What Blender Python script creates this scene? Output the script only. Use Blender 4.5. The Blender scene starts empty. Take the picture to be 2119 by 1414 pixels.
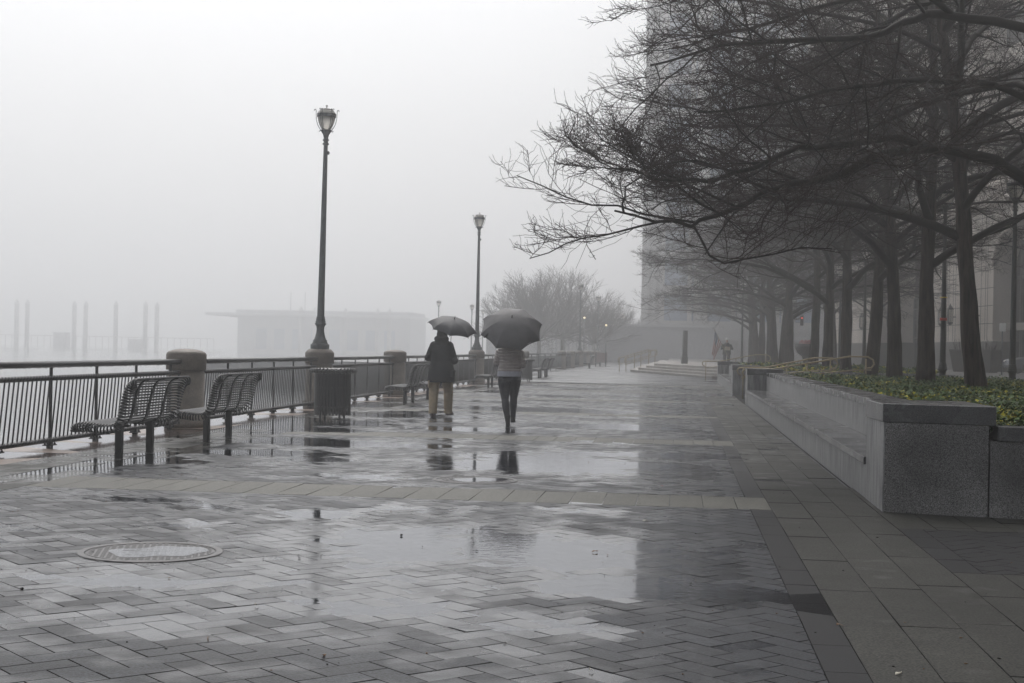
import bpy, bmesh, math, random
import numpy as np
from mathutils import Vector, Matrix, noise
R_ = math.radians
PI = math.pi
SC = bpy.context.scene
COL = SC.collection
rng = random.Random(7)

# ------------------------------------------------------------------ camera
cam_d = bpy.data.cameras.new('camera'); cam = bpy.data.objects.new('camera', cam_d); COL.objects.link(cam)
cam_d.sensor_width = 36.0; cam_d.lens = 36.0*3000/2119; cam_d.clip_end = 2000; cam_d.clip_start = 0.05
cam.matrix_world = (Matrix.Translation((0, 0, 1.4)) @ Matrix.Rotation(R_(6.576), 4, 'Z')
                    @ Matrix.Rotation(R_(90.25), 4, 'X') @ Matrix.Rotation(0.020, 4, 'Z'))
SC.camera = cam
# ------------------------------------------------------------------ world, sun, exposure
SUN_EL, SUN_AZ = 56, -18          # azimuth measured from +Y towards +X
w = bpy.data.worlds.new('World'); SC.world = w; w.use_nodes = True
nt = w.node_tree; bg = nt.nodes['Background']
sky = nt.nodes.new('ShaderNodeTexSky'); sky.sky_type = 'NISHITA'; sky.sun_disc = False
sky.sun_elevation = R_(SUN_EL); sky.sun_rotation = R_(SUN_AZ); sky.dust_density = 5; sky.air_density = 1.0
hs = nt.nodes.new('ShaderNodeHueSaturation'); hs.inputs['Saturation'].default_value = 0.22; hs.inputs['Value'].default_value = 1.0
nt.links.new(sky.outputs[0], hs.inputs['Color']); nt.links.new(hs.outputs[0], bg.inputs['Color'])
bg.inputs['Strength'].default_value = 0.15
sl = bpy.data.lights.new('sun', 'SUN'); sl.energy = 0.5; sl.angle = R_(25); sl.color = (1, 0.98, 0.95)
so = bpy.data.objects.new('sun', sl); COL.objects.link(so)
el, az = R_(SUN_EL), R_(SUN_AZ)
sd = Vector((math.sin(az)*math.cos(el), math.cos(az)*math.cos(el), math.sin(el)))
so.rotation_euler = sd.to_track_quat('Z', 'Y').to_euler(); so.location = (-20, 10, 60)
SC.view_settings.view_transform = 'Standard'; SC.view_settings.look = 'None'
SC.view_settings.exposure = 0.04; SC.view_settings.gamma = 1
cy = SC.cycles
cy.max_bounces = 8; cy.volume_bounces = 4; cy.diffuse_bounces = 3; cy.glossy_bounces = 4; cy.transparent_max_bounces = 16
cy.use_denoising = True; cy.caustics_reflective = False; cy.caustics_refractive = False
HAZE = 0.0036

# ------------------------------------------------------------------ materials
M = {}
def mat(name, col, rough=0.6, metal=0.0, spec=0.5, var=0.0, vscale=5.0, bump=0.0, bscale=40.0, speck=0.0, sscale=200.0,
        stretch=None, rndattr=0.0, rvar=0.0, wet=None, emit=None, trans=0.0):
    m = bpy.data.materials.new(name); m.use_nodes = True; n = m.node_tree.nodes; l = m.node_tree.links
    b = n['Principled BSDF']; b.inputs['Roughness'].default_value = rough; b.inputs['Metallic'].default_value = metal
    b.inputs['Specular IOR Level'].default_value = spec
    b.inputs['Base Color'].default_value = (*col, 1)
    tc = n.new('ShaderNodeTexCoord'); mp = n.new('ShaderNodeMapping'); l.new(tc.outputs['Object'], mp.inputs['Vector'])
    if stretch: mp.inputs['Scale'].default_value = stretch
    fac = None
    def noi(scale, det=4):
        t = n.new('ShaderNodeTexNoise'); t.inputs['Scale'].default_value = scale; t.inputs['Detail'].default_value = det
        l.new(mp.outputs[0], t.inputs['Vector']); return t
    def mr(src, a, b_, lo=0.3, hi=0.7):
        r = n.new('ShaderNodeMapRange'); l.new(src, r.inputs[0]); r.inputs[1].default_value = lo; r.inputs[2].default_value = hi
        r.inputs[3].default_value = a; r.inputs[4].default_value = b_; return r.outputs[0]
    def mul(a, b_):
        if a is None: return b_
        x = n.new('ShaderNodeMath'); x.operation = 'MULTIPLY'; l.new(a, x.inputs[0]); l.new(b_, x.inputs[1]); return x.outputs[0]
    if var: fac = mul(fac, mr(noi(vscale).outputs[0], 1-var, 1+var))
    if speck: fac = mul(fac, mr(noi(sscale, 1).outputs[0], 1-speck, 1+speck, 0.35, 0.65))
    if rndattr:
        at = n.new('ShaderNodeAttribute'); at.attribute_name = 'rnd'; fac = mul(fac, mr(at.outputs['Fac'], 1-rndattr, 1+rndattr, 0, 1))
    if fac is not None:
        vm = n.new('ShaderNodeVectorMath'); vm.operation = 'SCALE'; vm.inputs[0].default_value = col
        l.new(fac, vm.inputs['Scale']); l.new(vm.outputs[0], b.inputs['Base Color'])
    if rvar: l.new(mr(noi(vscale*0.7).outputs[0], max(0.02, rough-rvar), rough+rvar), b.inputs['Roughness'])
    if wet is not None:     # stones almost level with the rain water carry a film of it: smoother
        aw = n.new('ShaderNodeAttribute'); aw.attribute_name = 'wet'
        wn = noi(2.6, 3); w2 = n.new('ShaderNodeMath'); w2.operation = 'MULTIPLY_ADD'; l.new(mr(wn.outputs[0], -0.40, 0.45), w2.inputs[0]); w2.inputs[1].default_value = 1.0; l.new(aw.outputs['Fac'], w2.inputs[2])
        w3 = n.new('ShaderNodeMath'); w3.operation = 'MULTIPLY'; w3.use_clamp = True; w3.inputs[1].default_value = 1.0; l.new(w2.outputs[0], w3.inputs[0]); wetf = w3.outputs[0]
        l.new(mr(wetf, spec, 0.75, 0, 1), b.inputs['Specular IOR Level'])
        wm = n.new('ShaderNodeMix'); wm.data_type = 'FLOAT'; l.new(wetf, wm.inputs[0]); wm.inputs[2].default_value = rough; wm.inputs[3].default_value = wet
        if rvar: l.new(b.inputs['Roughness'].links[0].from_socket, wm.inputs[2])
        l.new(wm.outputs[0], b.inputs['Roughness'])
    if bump:
        bp = n.new('ShaderNodeBump'); bp.inputs['Strength'].default_value = 1.0; bp.inputs['Distance'].default_value = bump
        l.new(noi(bscale, 3).outputs[0], bp.inputs['Height']); l.new(bp.outputs[0], b.inputs['Normal'])
        if wet is not None: l.new(mr(wetf, 1.0, 0.10, 0, 1), bp.inputs['Strength'])
    if emit: b.inputs['Emission Color'].default_value = (*emit[0], 1); b.inputs['Emission Strength'].default_value = emit[1]
    if trans: b.inputs['Transmission Weight'].default_value = trans
    M[name] = m; return m
mat('black_steel', (0.010, 0.010, 0.011), 0.32, 0.0, 0.5, var=0.3, vscale=8, bump=0.0006, bscale=90)
mat('lamp_paint', (0.085, 0.095, 0.10), 0.42, 0.0, 0.5, var=0.25, vscale=6)
mat('lamp_paint_dark', (0.020, 0.019, 0.020), 0.4, var=0.25, vscale=6)
mat('frosted_glass', (0.80, 0.76, 0.70), 0.4, trans=0.55, var=0.15, vscale=9)
mat('globe_cap', (0.42, 0.41, 0.39), 0.5, var=0.2, vscale=12)
mat('tan_stone', (0.15, 0.125, 0.10), 0.55, var=0.25, vscale=4, speck=0.35, sscale=130, bump=0.001, bscale=150)
mat('coping_stone', (0.26, 0.19, 0.15), 0.3, var=0.3, vscale=2, speck=0.3, sscale=120)
mat('granite_pale', (0.21, 0.21, 0.21), 0.5, var=0.6, vscale=3.0, stretch=(6, 6, 0.7), speck=0.22, sscale=45, bump=0.0015, bscale=60)
mat('granite_rough', (0.16, 0.156, 0.152), 0.7, var=0.5, vscale=1.3, speck=0.75, sscale=130, bump=0.004, bscale=130)
mat('granite_cap', (0.075, 0.075, 0.076), 0.26, var=0.3, vscale=3, speck=0.5, sscale=150, bump=0.001, bscale=160, rvar=0.1)
mat('granite_seat', (0.08, 0.08, 0.082), 0.2, var=0.3, vscale=2, speck=0.3, sscale=150, rvar=0.12)
mat('paver', (0.019, 0.0215, 0.027), 0.46, 0, 0.22, var=0.25, vscale=0.9, speck=0.7, sscale=95, rndattr=0.26, bump=0.003, bscale=85, rvar=0.1, wet=0.10)
mat('paver_dark', (0.006, 0.0063, 0.008), 0.48, 0, 0.2, var=0.2, vscale=0.9, speck=0.4, sscale=190, rndattr=0.2, bump=0.0016, bscale=150)
mat('slab_band', (0.095, 0.092, 0.076), 0.55, 0, 0.3, var=0.22, vscale=0.8, speck=0.6, sscale=90, rndattr=0.12, bump=0.002, bscale=80)
mat('slab', (0.029, 0.029, 0.0245), 0.50, 0, 0.18, var=0.22, vscale=0.8, speck=0.85, sscale=80, rndattr=0.1, bump=0.0025, bscale=80, rvar=0.1, wet=0.10)
mat('joint', (0.014, 0.014, 0.014), 0.8, spec=0.05)
mat('joint_pale', (0.25, 0.24, 0.21), 0.6)
mat('far_paving', (0.045, 0.047, 0.052), 0.30, var=0.35, vscale=0.35, stretch=(1, 3, 1), bump=0.003, bscale=2.5, rvar=0.12)
mat('plaza_paving', (0.085, 0.08, 0.075), 0.45, var=0.3, vscale=0.4)
mat('asphalt', (0.05, 0.05, 0.052), 0.5, var=0.3, vscale=0.5)
mat('concrete', (0.30, 0.28, 0.26), 0.6, var=0.2, vscale=2)
mat('bark', (0.034, 0.024, 0.020), 0.75, 0, 0.15, var=0.9, vscale=4.5, stretch=(3.5, 3.5, 0.5), bump=0.04, bscale=7)
mat('limb', (0.012, 0.008, 0.0075), 0.6, 0, 0.08, var=0.35, vscale=9)
mat('twig', (0.022, 0.010, 0.008), 0.55, 0, 0.1)
mat('leaf', (0.34, 0.31, 0.02), 0.6, spec=0.25, rndattr=0.6)
mat('leaf_dark', (0.055, 0.10, 0.02), 0.55, spec=0.25, rndattr=0.5)
mat('soil', (0.03, 0.025, 0.018), 0.8, var=0.3, bump=0.02, bscale=8)
mat('limestone', (0.52, 0.47, 0.42), 0.7, var=0.15, vscale=0.5, stretch=(1, 1, 0.4))
mat('limestone_dark', (0.24, 0.22, 0.20), 0.7, var=0.15, vscale=0.6)
mat('stone_dark', (0.07, 0.065, 0.06), 0.4, var=0.2, vscale=1.0)
mat('joint_grey', (0.05, 0.048, 0.045), 0.8)
mat('window_glass', (0.012, 0.014, 0.018), 0.06, spec=0.3)
mat('window_frame', (0.05, 0.05, 0.052), 0.4)
mat('tower_glass', (0.22, 0.27, 0.35), 0.15, var=0.3, vscale=0.12)
mat('tower_wall', (0.5, 0.49, 0.48), 0.7)
mat('bronze_rail', (0.30, 0.24, 0.14), 0.35, 0.6)
mat('iron', (0.075, 0.07, 0.07), 0.35, 0.2, var=0.4, vscale=12, bump=0.001, bscale=60)
mat('coat_black', (0.009, 0.0095, 0.012), 0.75, var=0.3, vscale=10, bump=0.012, bscale=9)
mat('khaki', (0.48, 0.38, 0.25), 0.85, var=0.18, vscale=9, bump=0.02, bscale=11)
mat('hair_dark', (0.015, 0.012, 0.010), 0.7)
mat('skin', (0.45, 0.27, 0.20), 0.5)
mat('shoe_brown', (0.06, 0.030, 0.022), 0.5)
mat('shoe_black', (0.012, 0.011, 0.011), 0.45)
mat('puffer', (0.42, 0.37, 0.355), 0.42, var=0.12, vscale=14, bump=0.006, bscale=25)
mat('shirt', (0.5, 0.5, 0.56), 0.85, var=0.1, vscale=20, bump=0.003, bscale=40)
mat('leggings', (0.032, 0.034, 0.042), 0.7, var=0.25, vscale=12, bump=0.006, bscale=18)
mat('umbrella_dark', (0.032, 0.034, 0.04), 0.55, var=0.2, vscale=6)
mat('umbrella_grey', (0.12, 0.116, 0.12), 0.6, var=0.2, vscale=5)
mat('white_thread', (0.6, 0.6, 0.6), 0.6)
mat('chrome', (0.4, 0.4, 0.42), 0.25, 0.9)
mat('white_paint', (0.75, 0.75, 0.72), 0.5)
mat('flag_red', (0.33, 0.06, 0.065), 0.8)
mat('flag_blue', (0.03, 0.05, 0.16), 0.8)
mat('olive', (0.07, 0.07, 0.055), 0.8, var=0.3)
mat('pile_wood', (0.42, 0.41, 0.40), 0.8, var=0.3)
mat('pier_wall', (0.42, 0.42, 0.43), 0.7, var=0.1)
mat('pier_roof', (0.55, 0.55, 0.55), 0.6)
mat('sign_red', (0.30, 0.22, 0.21), 0.7)
mat('car_silver', (0.32, 0.34, 0.38), 0.25, 0.7)
mat('rubber', (0.015, 0.015, 0.015), 0.8)
mat('red_band', (0.5, 0.06, 0.05), 0.5)
mat('yellow_band', (0.6, 0.42, 0.05), 0.5)
mat('tube_light', (0.9, 0.8, 0.5), 0.5, emit=((1.0, 0.82, 0.45), 5))
mat('warm_lamp', (0.9, 0.8, 0.6), 0.5, emit=((1.0, 0.80, 0.50), 1.8))
mat('red_lamp', (0.8, 0.1, 0.05), 0.5, emit=((1.0, 0.16, 0.10), 2))
mat('brown_leaf', (0.16, 0.08, 0.03), 0.5)
mat('red_leaf', (0.45, 0.04, 0.05), 0.5)
mat('pale_leaf', (0.45, 0.42, 0.34), 0.5)
mat('pink', (0.6, 0.35, 0.36), 0.7)
# bay water
m = mat('bay_water', (0.04, 0.055, 0.06), 0.12, bump=0.05, bscale=1.2)
# rain water film lying in the low spots of the paving
m = bpy.data.materials.new('rain_water'); m.use_nodes = True; n = m.node_tree.nodes; l = m.node_tree.links
n.remove(n['Principled BSDF'])
gl = n.new('ShaderNodeBsdfGlossy'); gl.inputs['Roughness'].default_value = 0.015; gl.inputs['Color'].default_value = (0.96, 0.97, 1, 1)
tr = n.new('ShaderNodeBsdfTransparent'); tr.inputs['Color'].default_value = (0.85, 0.86, 0.88, 1)
fr = n.new('ShaderNodeFresnel'); fr.inputs['IOR'].default_value = 1.6
mx = n.new('ShaderNodeMixShader'); l.new(fr.outputs[0], mx.inputs[0]); l.new(tr.outputs[0], mx.inputs[1]); l.new(gl.outputs[0], mx.inputs[2])
tc = n.new('ShaderNodeTexCoord'); mp = n.new('ShaderNodeMapping'); mp.inputs['Scale'].default_value = (1, 3.0, 1)
tn = n.new('ShaderNodeTexNoise'); tn.inputs['Scale'].default_value = 7; tn.inputs['Detail'].default_value = 2
bp = n.new('ShaderNodeBump'); bp.inputs['Distance'].default_value = 0.0010; bp.inputs['Strength'].default_value = 1
l.new(tc.outputs['Object'], mp.inputs[0]); l.new(mp.outputs[0], tn.inputs[0]); l.new(tn.outputs[0], bp.inputs['Height'])
l.new(bp.outputs[0], gl.inputs['Normal']); l.new(bp.outputs[0], fr.inputs['Normal'])
l.new(mx.outputs[0], n['Material Output'].inputs[0]); M['rain_water'] = m

# ------------------------------------------------------------------ helpers
class MB:
    def __init__(s): s.v = []; s.f = []; s.mi = []; s.sm = []; s.rnd = None; s.wet = None
    def add(s, vs, fs, mi=0, smooth=False):
        o = len(s.v); s.v.extend([tuple(p) for p in vs])
        for q in fs: s.f.append(tuple(i+o for i in q)); s.mi.append(mi); s.sm.append(smooth)
        return s
    def box(s, x0, x1, y0, y1, z0, z1, mi=0):
        v = [(x, y, z) for z in (z0, z1) for y in (y0, y1) for x in (x0, x1)]
        return s.add(v, [(0, 2, 3, 1), (4, 5, 7, 6), (0, 1, 5, 4), (2, 6, 7, 3), (0, 4, 6, 2), (1, 3, 7, 5)], mi)
    def prism(s, pts, z0, z1, mi=0):
        a = sum(pts[i][0]*pts[(i+1) % len(pts)][1]-pts[(i+1) % len(pts)][0]*pts[i][1] for i in range(len(pts)))
        if a < 0: pts = pts[::-1]
        n = len(pts); v = [(p[0], p[1], z0) for p in pts]+[(p[0], p[1], z1) for p in pts]
        f = [tuple(range(n))[::-1], tuple(range(n, 2*n))]+[(i, (i+1) % n, n+(i+1) % n, n+i) for i in range(n)]
        return s.add(v, f, mi)
    def lathe(s, prof, n=24, c=(0, 0, 0), mi=0, smooth=True, sx=1, sy=1, facet=False):
        v = []; f = []
        for r, z in prof:
            for k in range(n):
                a = 2*PI*k/n; v.append((c[0]+r*sx*math.cos(a), c[1]+r*sy*math.sin(a), c[2]+z))
        for i in range(len(prof)-1):
            for k in range(n):
                k2 = (k+1) % n; f.append((i*n+k, i*n+k2, (i+1)*n+k2, (i+1)*n+k))
        f.append(tuple(range(n))[::-1]); f.append(tuple((len(prof)-1)*n+k for k in range(n)))
        return s.add(v, f, mi, smooth)
    def tube(s, pts, rad, n=8, mi=0, smooth=True, caps=True, closed=False):
        pts = [Vector(p) for p in pts]
        if not hasattr(rad, '__len__'): rad = [rad]*len(pts)
        N = len(pts); v = []; f = []
        t0 = (pts[1]-pts[0]).normalized()
        up = Vector((0, 0, 1)) if abs(t0.z) < 0.9 else Vector((1, 0, 0))
        u = t0.cross(up).normalized()
        for i in range(N):
            if closed: t = pts[(i+1) % N]-pts[i-1]
            else: t = pts[min(i+1, N-1)]-pts[max(i-1, 0)]
            if t.length < 1e-9: t = t0.copy()
            t.normalize(); u = (u-t*u.dot(t))
            if u.length < 1e-6: u = t.orthogonal()
            u.normalize(); w_ = t.cross(u)
            for k in range(n):
                a = 2*PI*k/n; v.append(pts[i]+(u*math.cos(a)+w_*math.sin(a))*rad[i])
        for i in range(N if closed else N-1):
            for k in range(n):
                k2 = (k+1) % n; j = (i+1) % N; f.append((i*n+k, i*n+k2, j*n+k2, j*n+k))
        if caps and not closed: f.append(tuple(range(n))[::-1]); f.append(tuple((N-1)*n+k for k in range(n)))
        return s.add(v, f, mi, smooth)
    def ball(s, c, r, n=12, mi=0):
        if not hasattr(r, '__len__'): r = (r, r, r)
        m_ = n//2; v = [(c[0], c[1], c[2]-r[2])]; f = []
        for i in range(1, m_):
            ph = -PI/2+PI*i/m_
            for k in range(n):
                a = 2*PI*k/n; v.append((c[0]+r[0]*math.cos(ph)*math.cos(a), c[1]+r[1]*math.cos(ph)*math.sin(a), c[2]+r[2]*math.sin(ph)))
        v.append((c[0], c[1], c[2]+r[2])); T = len(v)-1
        for k in range(n):
            f.append((0, 1+(k+1) % n, 1+k)); f.append((T, T-n+k, T-n+(k+1) % n))
        for i in range(m_-2):
            for k in range(n):
                a = 1+i*n+k; b = 1+i*n+(k+1) % n; f.append((a, b, b+n, a+n))
        return s.add(v, f, mi, True)
    def loft(s, rings, n=24, mi=0):   # ring = (cx, cy, cz, rx, ry)
        v = []; f = []
        for cx, cy_, cz, rx, ry in rings:
            for k in range(n):
                a = 2*PI*k/n; v.append((cx+rx*math.cos(a), cy_+ry*math.sin(a), cz))
        for i in range(len(rings)-1):
            for k in range(n):
                k2 = (k+1) % n; f.append((i*n+k, i*n+k2, (i+1)*n+k2, (i+1)*n+k))
        f.append(tuple(range(n))[::-1]); f.append(tuple((len(rings)-1)*n+k for k in range(n)))
        return s.add(v, f, mi, True)
    def mesh(s, name, mats):
        me = bpy.data.meshes.new(name); me.from_pydata(s.v, [], s.f)
        for m_ in (mats if isinstance(mats, (list, tuple)) else [mats]): me.materials.append(M[m_])
        me.polygons.foreach_set('material_index', s.mi); me.polygons.foreach_set('use_smooth', s.sm)
        if s.rnd is not None:
            at = me.attributes.new('rnd', 'FLOAT', 'FACE'); at.data.foreach_set('value', s.rnd)
        if s.wet is not None:
            at = me.attributes.new('wet', 'FLOAT', 'FACE'); at.data.foreach_set('value', s.wet)
        me.update(); return me
    def build(s, name, mats, parent=None, **tags):
        o = bpy.data.objects.new(name, s.mesh(name, mats)); COL.objects.link(o)
        if parent is not None: o.parent = parent
        for k, v in tags.items(): o[k] = v
        return o
def mod(o, kind, **kw):
    md = o.modifiers.new(kind.lower(), kind)
    for k, v in kw.items(): setattr(md, k, v)
    return o
def bevel(o, wd=0.01, seg=2): return mod(o, 'BEVEL', width=wd, segments=seg, limit_method='ANGLE')
def thing(name, label, cat, loc=(0, 0, 0), rz=0, group=None):
    o = bpy.data.objects.new(name, None); COL.objects.link(o); o.location = loc; o.rotation_euler = (0, 0, rz)
    o.empty_display_size = 0.3
    o['label'] = label; o['category'] = cat
    if group: o['group'] = group
    return o
def tagged(o, label, cat, group=None):
    o['label'] = label; o['category'] = cat
    if group: o['group'] = group
    return o
def struct(o, kind='structure'): o['kind'] = kind; return o
def copy_tree(src, loc, rz=0, label=None, scale=None):
    def rec(o, parent):
        c = o.copy(); COL.objects.link(c)
        if parent is not None: c.parent = parent
        for ch in o.children: rec(ch, c)
        return c
    kids = list(src.children); c = src.copy(); COL.objects.link(c); c.location = loc; c.rotation_euler = (0, 0, rz)
    if scale: c.scale = scale
    if label: c['label'] = label
    for ch in kids: rec(ch, c)
    return c

# ------------------------------------------------------------------ the ground, the quay and the bay
FX = -8.0         # line of the railing
g = MB(); g.box(-8.62, 500, -60, 880, -3.0, -0.03); struct(g.build('ground', 'asphalt'))
g = MB(); g.box(-700, -8.62, -80, 112, -2.4, -1.9); g.box(-700, -40, 112, 880, -2.4, -1.9); struct(g.build('bay_water', 'bay_water'))
g = MB(); g.box(-40, -8.62, 112, 880, -3.0, 0.05); struct(g.build('far_quay', 'far_paving'))

# heights of the paving: sunken spots hold water whose surface is z = 0
BLOBS = [(-2.3, 9.9, 0.9, 1.1, 2.3), (-1.3, 10.3, 1.0, 1.0, 3.1), (-0.35, 9.7, 0.8, 0.9, 3.1), (-1.9, 17.8, 1.3, 1.5, 3.6), (-0.6, 17.0, 1.4, 1.3, 2.9), (-1.9, 8.3, 1.3, 0.6, 1.9), (-3.6, 8.2, 0.9, 0.5, 1.4), (-2.6, 7.0, 0.9, 0.35, 1.5),
         (-0.2, 8.6, 0.5, 0.35, 4.0), (0.3, 8.45, 0.9, 0.22, 4.2), (1.25, 8.25, 0.42, 0.26, 6.5), (0.75, 8.45, 0.34, 0.26, 2.6),
         (-0.7, 7.3, 0.5, 0.16, 4.0), (-2.9, 11.7, 0.34, 0.35, 5.5), (-3.7, 10.7, 0.3, 0.22, 4.6), (-4.6, 12.3, 0.6, 0.15, 4.5), (-4.0, 12.0, 0.35, 0.15, 4.5),
         (-4.8, 9.5, 0.5, 0.2, 3.6), (-5.0, 10.2, 0.4, 0.2, 3.6), (-3.2, 8.1, 0.5, 0.16, 3.2), (-1.6, 7.6, 0.5, 0.3, 3.8), (-2.3, 12.2, 0.4, 0.2, 4.2),
         (-5.2, 18.0, 1.0, 0.5, 5.0), (-4.3, 17.1, 0.6, 0.4, 4.6), (-5.6, 20.4, 1.2, 0.7, 5.2), (-6.6, 14.9, 0.7, 0.35, 5.5), (-6.4, 16.3, 0.8, 0.5, 5.0),
         (-6.7, 17.6, 0.5, 0.4, 4.2), (-4.2, 20.0, 1.2, 0.5, 4.6), (-6.0, 23.0, 1.2, 0.7, 5.0), (-7.0, 25.5, 0.6, 1.4, 5.0), (-3.3, 15.1, 0.5, 0.3, 4.6),
         (-5.3, 28.6, 1.4, 0.9, 4.6), (-2.9, 24.4, 1.3, 0.6, 4.4), (-0.9, 12.6, 0.5, 0.18, 3.8), (-0.2, 19.5, 1.6, 0.5, 4.4), (-1.5, 26.5, 1.8, 0.8, 4.2), (-3.4, 33, 2.0, 1.5, 4.2)]
def field(x, y, k=0.0):
    z = 0.0030+k
    for bx, by, rx, ry, dp in BLOBS:
        q = ((x-bx)/rx)**2+((y-by)/ry)**2
        if q < 4: z -= dp*0.001*math.exp(-q*q*0.7)
    z += 0.0013*noise.noise(Vector((x*0.9, y*0.9, 3.1)))+0.0005*noise.noise(Vector((x*3, y*2.2, 9)))
    if y > 16: z -= 0.0030*min(1, (y-16)/14)*max(0, noise.noise(Vector((x*0.45, y*0.8, 7)))+0.12)*2.2
    if x < -7.3: z -= 0.0045*min(1, (-7.3-x)/0.25)
    return z
def clip(poly, x0, x1, y0, y1):
    for ax, lim, sg in ((0, x0, 1), (0, x1, -1), (1, y0, 1), (1, y1, -1)):
        out = []
        for i in range(len(poly)):
            a, b = poly[i], poly[(i+1) % len(poly)]
            da, db = (a[ax]-lim)*sg, (b[ax]-lim)*sg
            if da >= 0: out.append(a)
            if (da >= 0) != (db >= 0):
                t = da/(da-db); out.append((a[0]+(b[0]-a[0])*t, a[1]+(b[1]-a[1])*t))
        poly = out
        if len(poly) < 3: return None
    return poly
def stone(mb, poly, rnds, jit=0.0006):
    k = rng.gauss(0, jit); n = len(poly)
    top = [(x, y, field(x, y, k)) for x, y in poly]; cx = sum(p[0] for p in poly)/n; cy_ = sum(p[1] for p in poly)/n
    # flat stone: best plane through its corners
    zc = sum(p[2] for p in top)/n; sx = sum((p[0]-cx)*(p[2]-zc) for p in top)/max(1e-6, sum((p[0]-cx)**2 for p in top))
    sy = sum((p[1]-cy_)*(p[2]-zc) for p in top)/max(1e-6, sum((p[1]-cy_)**2 for p in top))
    sx += rng.gauss(0, 0.0025); sy += rng.gauss(0, 0.0025)
    ed = []
    for p in top:   # small worn edge
        d = math.hypot(p[0]-cx, p[1]-cy_); s_ = max(0.0, 1-0.0035/max(d, 0.01)); ed.append((cx+(p[0]-cx)*s_, cy_+(p[1]-cy_)*s_, zc+sx*(p[0]-cx)*s_+sy*(p[1]-cy_)*s_))
    rim = [(p[0], p[1], zc+sx*(p[0]-cx)+sy*(p[1]-cy_)-0.002) for p in top]
    low = [(p[0], p[1], -0.016) for p in top]
    o = list(range(n)); r = rng.random()
    mi_ = [0]+[1]*(2*n)
    fs = [tuple(o)]+[(i, n+i, n+(i+1) % n, (i+1) % n) for i in o]+[(n+i, 2*n+i, 2*n+(i+1) % n, n+(i+1) % n) for i in o]
    mb.add(ed+rim+low, fs); mb.mi[-len(fs):] = mi_; rnds.extend([r]*len(fs))
    if mb.wet is None: mb.wet = []
    wv = min(1.0, max(0.0, (0.0033-zc)/0.0026))
    if poly[0][0] > 0.3: wv -= 0.5*min(1, (poly[0][0]-0.3)/0.6)
    mb.wet.extend([wv]*len(fs))
def herringbone(name, x0, x1, y0, y1, W, mt, gap=0.003):
    mb = MB(); rn = []; c = math.cos(PI/4)
    cx, cy_ = (x0+x1)/2, (y0+y1)/2; Rr = math.hypot(x1-x0, y1-y0)/2/W+3
    N = int(Rr)+1
    g_ = gap/2/W
    for i in range(-N, N+1):
        for j in range(-N, N+1):
            # herringbone on the unit lattice: period 4 along the stagger
            for (ax, ay, wx, wy) in (((0, 0, 2, 1)), ((0, 1, 1, 2)),):
                pass
            k = (i-j) % 4
            if k == 0: rect = (i, j, i+2, j+1)
            elif k == 3: rect = (i, j, i+1, j+2)
            else: continue
            a, b, c2, d = rect; a += g_; b += g_; c2 -= g_; d -= g_
            pl = []
            for u, v in ((a, b), (c2, b), (c2, d), (a, d)):
                X = cx+(u-v)*W*0.70711; Y = cy_+(u+v)*W*0.70711; pl.append((X, Y))
            pc = clip(pl, x0+gap/2, x1-gap/2, y0+gap/2, y1-gap/2)
            if pc: stone(mb, pc, rn)
    mb.rnd = rn; o = mb.build(name, [mt, 'joint']); return struct(o)
def slabs(name, x0, x1, y0, y1, sx, sy, mt, gap=0.004, stag=0.0):
    mb = MB(); rn = []; nx = max(1, round((x1-x0)/sx)); dx = (x1-x0)/nx
    for i in range(nx):
        yy = y0-(stag*sy*(i % 2)) - (sy*0.37*(i % 3) if stag else 0)
        while yy < y1:
            a, b = max(yy, y0), min(yy+sy, y1)
            if b-a > 0.03: stone(mb, [(x0+i*dx+gap/2, a+gap/2), (x0+(i+1)*dx-gap/2, a+gap/2), (x0+(i+1)*dx-gap/2, b-gap/2), (x0+i*dx+gap/2, b-gap/2)], rn, 0.0003)
            yy += sy
    mb.rnd = rn; return struct(mb.build(name, [mt, 'joint']))
bands = [(4.2, 5.3), (13.08, 14.17), (21.86, 22.98), (30.65, 31.72), (39.4, 40.5), (48.2, 49.3), (57.0, 58.1)]
prev = 5.3
for (b0, b1) in bands[1:]:
    herringbone('paving', -6.12, 0.66, prev, b0, 0.152, 'paver')
    slabs('paving_band', -6.12, 0.85, b0, b1, 0.306, b1-b0, 'slab_band')
    slabs('paving_edge', 0.66, 0.85, prev, b0, 0.19, 0.6, 'paver_dark')
    prev = b1
slabs('paving_border', 0.85, 1.78, 5, 60, 0.31, 1.25, 'slab', stag=0.5)
slabs('quay_border', -7.36, -6.12, 8, 60, 0.31, 1.25, 'slab', stag=0.5)
slabs('quay_coping', -8.62, -7.36, 8, 60, 1.26, 1.8, 'coping_stone', gap=0.01)
herringbone('side_paving', 1.98, 9, 9.66, 11.99, 0.152, 'paver_dark')
slabs('side_paving_edge', 1.78, 1.98, 9.66, 11.99, 0.2, 0.6, 'paver_dark')
slabs('side_paving_border', 1.78, 9, 11.99, 15.5, 0.31, 1.25, 'slab', stag=0.5)
slabs('side_paving_field', 1.78, 9, 5, 9.66, 0.31, 1.25, 'slab', stag=0.5)
g = MB(); g.add([(-8.62, 60, 0.003), (2.4, 60, 0.003), (2.4, 190, 0.003), (-8.62, 190, 0.003)], [(0, 1, 2, 3)]); struct(g.build('far_paving', 'far_paving'))
g = MB(); g.add([(-8.6, 5, -0.010), (9, 5, -0.010), (9, 60, -0.010), (-8.6, 60, -0.010)], [(0, 1, 2, 3)]); struct(g.build('paving_bed', 'joint'))
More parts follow.
